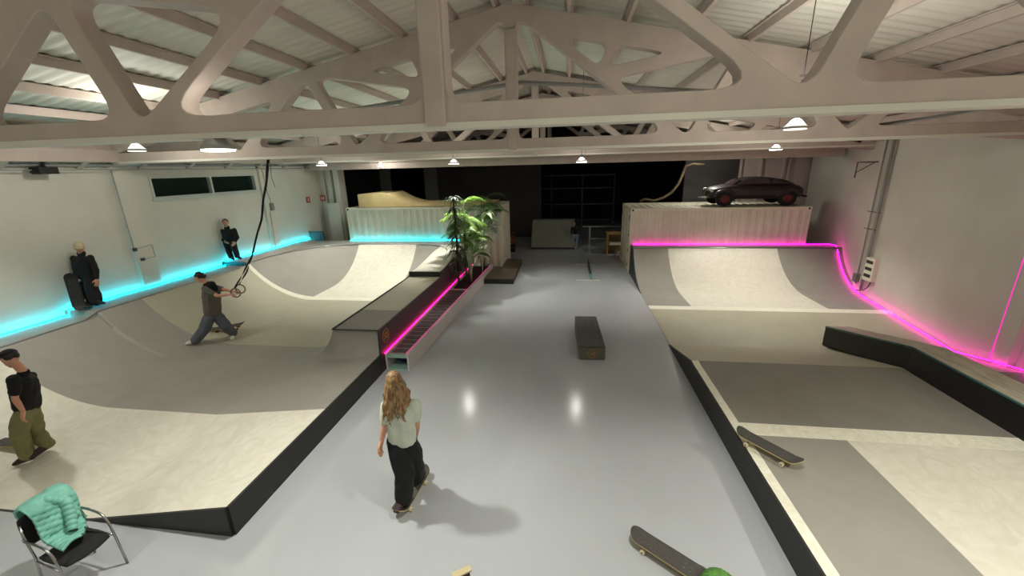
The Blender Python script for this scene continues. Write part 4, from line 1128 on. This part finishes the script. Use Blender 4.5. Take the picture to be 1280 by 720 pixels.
    if hood:
        hull([(g['neck'] - f * .05 * s, .07 * s), (g['neck'] - f * .07 * s - V((0, 0, .05 * s)), .06 * s), (g['neck'] + lat * .06 * s, .04 * s), (g['neck'] - lat * .06 * s, .04 * s)], bm)
    tp = obj('top', fuse(bm, vox, 4, .009 * s, 9), top, t)
    bm = nb(); a_, b_, c_ = legr
    hull([(g['waist'].lerp((g['hipL'] + g['hipR']) / 2, .4) + lat * .05 * s, .095 * s), (g['waist'].lerp((g['hipL'] + g['hipR']) / 2, .4) - lat * .05 * s, .095 * s), (g['hipL'], .102 * s), (g['hipR'], .102 * s)], bm)
    for a in 'LR':
        hull([(g['hip' + a], .104 * s), (g['hip' + a].lerp(g['kn' + a], .4), a_ * s)], bm); hull([(g['hip' + a].lerp(g['kn' + a], .4), a_ * s), (g['kn' + a], b_ * s)], bm); hull([(g['kn' + a], b_ * s), (g['kn' + a].lerp(g['an' + a], .92), c_ * s)], bm)
    obj('trousers', fuse(bm, vox, 4, .012 * s, 8), bottom, t)
    for a in 'LR':
        an, to = g['an' + a], g['to' + a]; d = (to - an); d = d.normalized(); sd = d.cross(V((0, 0, 1))).normalized() if abs(d.z) < .95 else V((1, 0, 0))
        dn = V((0, 0, -1)); dn = (dn - d * dn.dot(d)).normalized()
        bm = nb(); hull([(an - d * .035 * s + dn * .035 * s, .034 * s), (an + V((0, 0, .01)), .044 * s), (to + sd * .018 * s, .027 * s), (to - sd * .018 * s, .027 * s), (to - d * .09 * s - dn * .02 * s, .032 * s)], bm)
        sh = obj('shoe', fuse(bm, vox * .8, 2), shoe, t)
    if hairfn:
        bm = nb(); vv, amp = hairfn(bm, hp, s, g, f, lat); obj('hair', fuse(bm, vv, 2, amp, 22), hair, t)
    return t, hp
def short_hair(bm, hp, s, g, f, lat):
    b2 = bmesh.new(); ball(b2, (0, 0, 0), 1, 20)
    for v in b2.verts: v.co = hp(v.co.x * .084, v.co.y * .094 - .026, v.co.z * .092 + .045)
    me = bpy.data.meshes.new('x'); b2.to_mesh(me); b2.free(); bm.from_mesh(me); bpy.data.meshes.remove(me)
    return .008, .006
def bun_hair(bm, hp, s, g, f, lat):
    short_hair(bm, hp, s, g, f, lat); hull([(hp(0, -.10, -.01), .042 * s), (hp(0, -.125, -.005), .036 * s)], bm); return .008, .006
def long_hair(bm, hp, s, g, f, lat):
    short_hair(bm, hp, s, g, f, lat)
    rnd = random.Random(5)
    for i in range(70):
        a = rnd.uniform(PI * .96, PI * 2.04); x = .082 * math.cos(a); y = .085 * math.sin(a) - .02
        L = rnd.uniform(.28, .46); ph = rnd.uniform(0, 6); am = rnd.uniform(.010, .026); spread = rnd.uniform(.6, 1.35)
        b0 = hp(x * .8, y * .8, .07); pts = [b0, hp(x * 1.05, y * 1.05, .0)]
        for k in range(1, 9):
            tq = k / 8; p = hp(x * (1.05 + spread * .8 * tq), y * (1.0 + .5 * tq), 0) + V((am * math.sin(ph + k * 1.2), am * math.cos(ph + k), -L * tq * s)); pts.append(p)
        tube(bm, pts, [.010, .013] + [.013 * s * (1 - .6 * k / 8) for k in range(1, 9)], 6)
    return .0075, .004
def jn(y, **k): return {a: aty(p[0], p[1], y + (p[2] if len(p) > 2 else 0)) for a, p in k.items()}

# long-haired skater in the lane, seen from behind
J = jn(3.75, head=(493, 478, .0), neck=(498, 499, .0), shL=(483, 508, -.0), shR=(518, 506, .0), elL=(481, 533, -.06), elR=(521, 531, .05), wrL=(477, 551, -.1), wrR=(519, 549, .22),
       waist=(502, 543), hipL=(495, 552), hipR=(512, 553, .05), knL=(499, 588, .0), knR=(510, 588, .16), anL=(505, 622, -.02), anR=(517, 610, .25), toL=(503, 640, -.03), toR=(519, 603, .48))
J['anL'] = V((-1.93, 3.74, .20)); J['toL'] = V((-1.97, 3.60, .145)); J['anR'] = V((-1.90, 4.12, .20)); J['toR'] = V((-1.99, 4.25, .145))
J['knL'] = V((-1.87, 3.72, .60)); J['knR'] = V((-1.84, 3.92, .60))
person('person with long wavy blond hair and pale tee riding a skateboard, back to view', (-1.93, 3.9, .11), J, (-.45, .85, -.2), 1.03, 'tee_sage', 'black_cloth', 'skin', 'short', (.125, .12, .11), 'hair_blond', 'shoe_dark', long_hair)

# skater at the left edge
J = jn(4.03, head=(13, 449, .0), neck=(29, 464, .0), shL=(17, 474, -.14), shR=(38, 470, .14), elL=(19, 499, -.2), elR=(36, 496, .2), wrL=(29, 514, -.22), wrR=(28, 512, .2),
       waist=(33, 498), hipL=(31, 512, -.06), hipR=(39, 512, .06), knL=(23, 540, -.1), knR=(44, 541, .1))
J['head'] = J['head']; J['anL'] = V((-7.74, 3.92, .15)); J['toL'] = V((-7.88, 3.85, .085)); J['anR'] = V((-7.62, 4.1, .24)); J['toR'] = V((-7.68, 3.92, .15))
t, hp = person('person in black tee, olive baggy trousers and dark cap looking down at left edge', (-7.78, 4.0, .06), J, (-.9, -.12, -.42), 1.0, 'black_cloth', 'olive_cloth', 'skin', 'short', (.112, .10, .085), 'hair_dark', 'shoe_dark', short_hair, torso_r=1.15, hands={'L': ((.3, -.5, -.8), (.6, .6, 0), .35, 1)})
def cap(t, hp, m, brim=True, s=1):
    bm = nb(); b2 = bmesh.new(); ball(b2, (0, 0, 0), 1, 24)
    bmesh.ops.bisect_plane(b2, geom=b2.verts[:] + b2.edges[:] + b2.faces[:], plane_co=(0, 0, .12), plane_no=(0, .05, 1), clear_inner=True)
    for v in b2.verts: v.co = hp(v.co.x * .09, v.co.y * .11 - .014, v.co.z * .088 + .054)
    me = bpy.data.meshes.new('x'); b2.to_mesh(me); b2.free(); bm.from_mesh(me); bpy.data.meshes.remove(me)
    if brim:
        pr = None
        for i in range(13):
            a = PI * (.12 + .76 * i / 12); x = .086 * math.cos(a); y = .098 * math.sin(a) - .012; o_ = hp(x, y, .066); q = hp(x * 1.0, y + .065 * math.sin(a), .05 - .01 * abs(math.cos(a)))
            r = [bm.verts.new(o_), bm.verts.new(q)]
            if pr: bm.faces.new((pr[0], r[0], r[1], pr[1]))
            pr = r
    o = obj('cap', bm, m, t, smooth=True); s_ = o.modifiers.new('s', 'SOLIDIFY'); s_.thickness = .005
cap(t, hp, 'hoodie_black')

# person leaning at the wall with cream cap
J = jn(7.3, head=(99.5, 310.5), neck=(101.5, 317), shL=(92, 323, .02), shR=(113, 322, .05), elL=(86, 338, .0), elR=(120, 337, .0), wrL=(94, 347, -.12), wrR=(121, 349, -.08), waist=(105, 340), hipL=(100, 348), hipR=(111, 347),
       knL=(103, 363, -.1), knR=(115, 362, -.12), anL=(107, 380, -.25), anR=(120, 377, -.15), toL=(112, 384, -.35), toR=(129, 379, -.22))
t, hp = person('person in black hoodie, wide black trousers and cream cap leaning on left wall', (-10.45, 7.1, 1.3), J, (.75, -.6, -.25), .98, 'hoodie_black', 'black_cloth', 'skin_dim', 'long', (.115, .12, .125), 'hair_dark', 'shoe_black', short_hair, hood=True, torso_r=1.3)
cap(t, hp, 'cream')
# second wall person
J = jn(11.35, head=(282, 279), neck=(283.5, 284.5), shL=(277, 288), shR=(293, 287.5), elL=(275, 298, -.02), elR=(297, 297, -.02), wrL=(281, 302, -.12), wrR=(294, 302, -.12), waist=(286, 299), hipL=(283, 303), hipR=(291, 303), knL=(286, 313, -.08), knR=(294, 312, -.08),
       anL=(289, 321.5, -.1), anR=(297, 321, -.1), toL=(292, 324, -.25), toR=(301, 323, -.2))
person('person in black hoodie and trousers, bareheaded, leaning on left wall under the window', (-10.6, 11.3, 1.41), J, (.6, -.8, -.1), 1.0, 'hoodie_black', 'black_cloth', 'skin_dim', 'long', (.095, .085, .078), 'hair_dark', 'shoe_black', short_hair, hood=True, torso_r=1.2)
# person swinging on the rings
J = jn(7.8, head=(249, 347, -.05), neck=(259, 355), shL=(256, 361, -.14), shR=(271, 360, .14), elL=(272, 370, -.12), elR=(281, 362, .08), wrL=(286, 368, -.08), wrR=(290, 364, .08), waist=(265, 384), hipL=(262, 394, -.07), hipR=(271, 394, .08), knL=(256, 411, -.16), knR=(281, 406, .1))
zb_ = lambda x, y: left_z(x, y)
J['anL'] = V((-8.50, 7.50, zb_(-8.5, 7.5) + .10)); J['toL'] = V((-8.62, 7.40, zb_(-8.62, 7.4) + .04)); J['anR'] = V((-8.05, 8.10, zb_(-8.05, 8.1) + .13)); J['toR'] = V((-8.0, 7.98, zb_(-8, 7.98) + .045))
t, hp = person('person in grey tee over black collar, hair tied back, pulling on the rings', (-8.3, 7.8, .22), J, (-.92, -.25, -.3), 1.02, 'grey_tee', 'bluegrey_pants', 'skin', 'short', (.125, .12, .10), 'hair_dark', 'shoe_white', bun_hair, hands={'L': ((1, 0, 0), (0, 0, -1), .7, 1), 'R': ((1, 0, 0), (0, 0, -1), .7, -1)}, torso_r=1.25)
bm = nb(); g_ = J['neck']; hull([(g_ + V((.0, 0, -.02)), .075), (g_ + V((.13, .0, .0)), .07), (g_ + V((.12, .02, -.12)), .085), (g_ + V((.0, -.05, -.08)), .07)], bm)
obj('hood', fuse(bm, .01, 3, .012, 9), 'hoodie_black', t)
# distant person
J = jn(20.6, head=(718, 279), neck=(718, 282.5), shL=(715, 284.5), shR=(723, 284.5), elL=(714, 289), elR=(724.5, 289), wrL=(715.5, 293, -.1), wrR=(724, 293, -.1), waist=(719.5, 291), hipL=(717.5, 293.5), hipR=(721.5, 293.5), knL=(716.5, 300), knR=(721, 300), anL=(715.5, 307.5), anR=(720, 308.5, -.1), toL=(714, 309, -.1), toR=(719, 310.5, -.2))
J['anL'].z = .09; J['toL'].z = .03; J['anR'].z = .09; J['toR'].z = .03
person('small distant person in dark jacket and light blue jeans by the bank ramp', (.35, 20.6, 0), J, (-.5, -.8, -.2), .76, 'hoodie_black', 'jeans', 'skin_dim', 'long', (.1, .085, .08), 'hair_dark', 'shoe_white', short_hair, vox=.012)

# ------------------------------------------------------------------ world and view
w = bpy.data.worlds.new('world'); bpy.context.scene.world = w; w.use_nodes = True
w.node_tree.nodes['Background'].inputs[0].default_value = (.05, .06, .06, 1); w.node_tree.nodes['Background'].inputs[1].default_value = .3
vs = bpy.context.scene.view_settings; vs.view_transform = 'Standard'; vs.look = 'None'; vs.gamma = 1; vs.use_curve_mapping = False; vs.exposure = 0.0
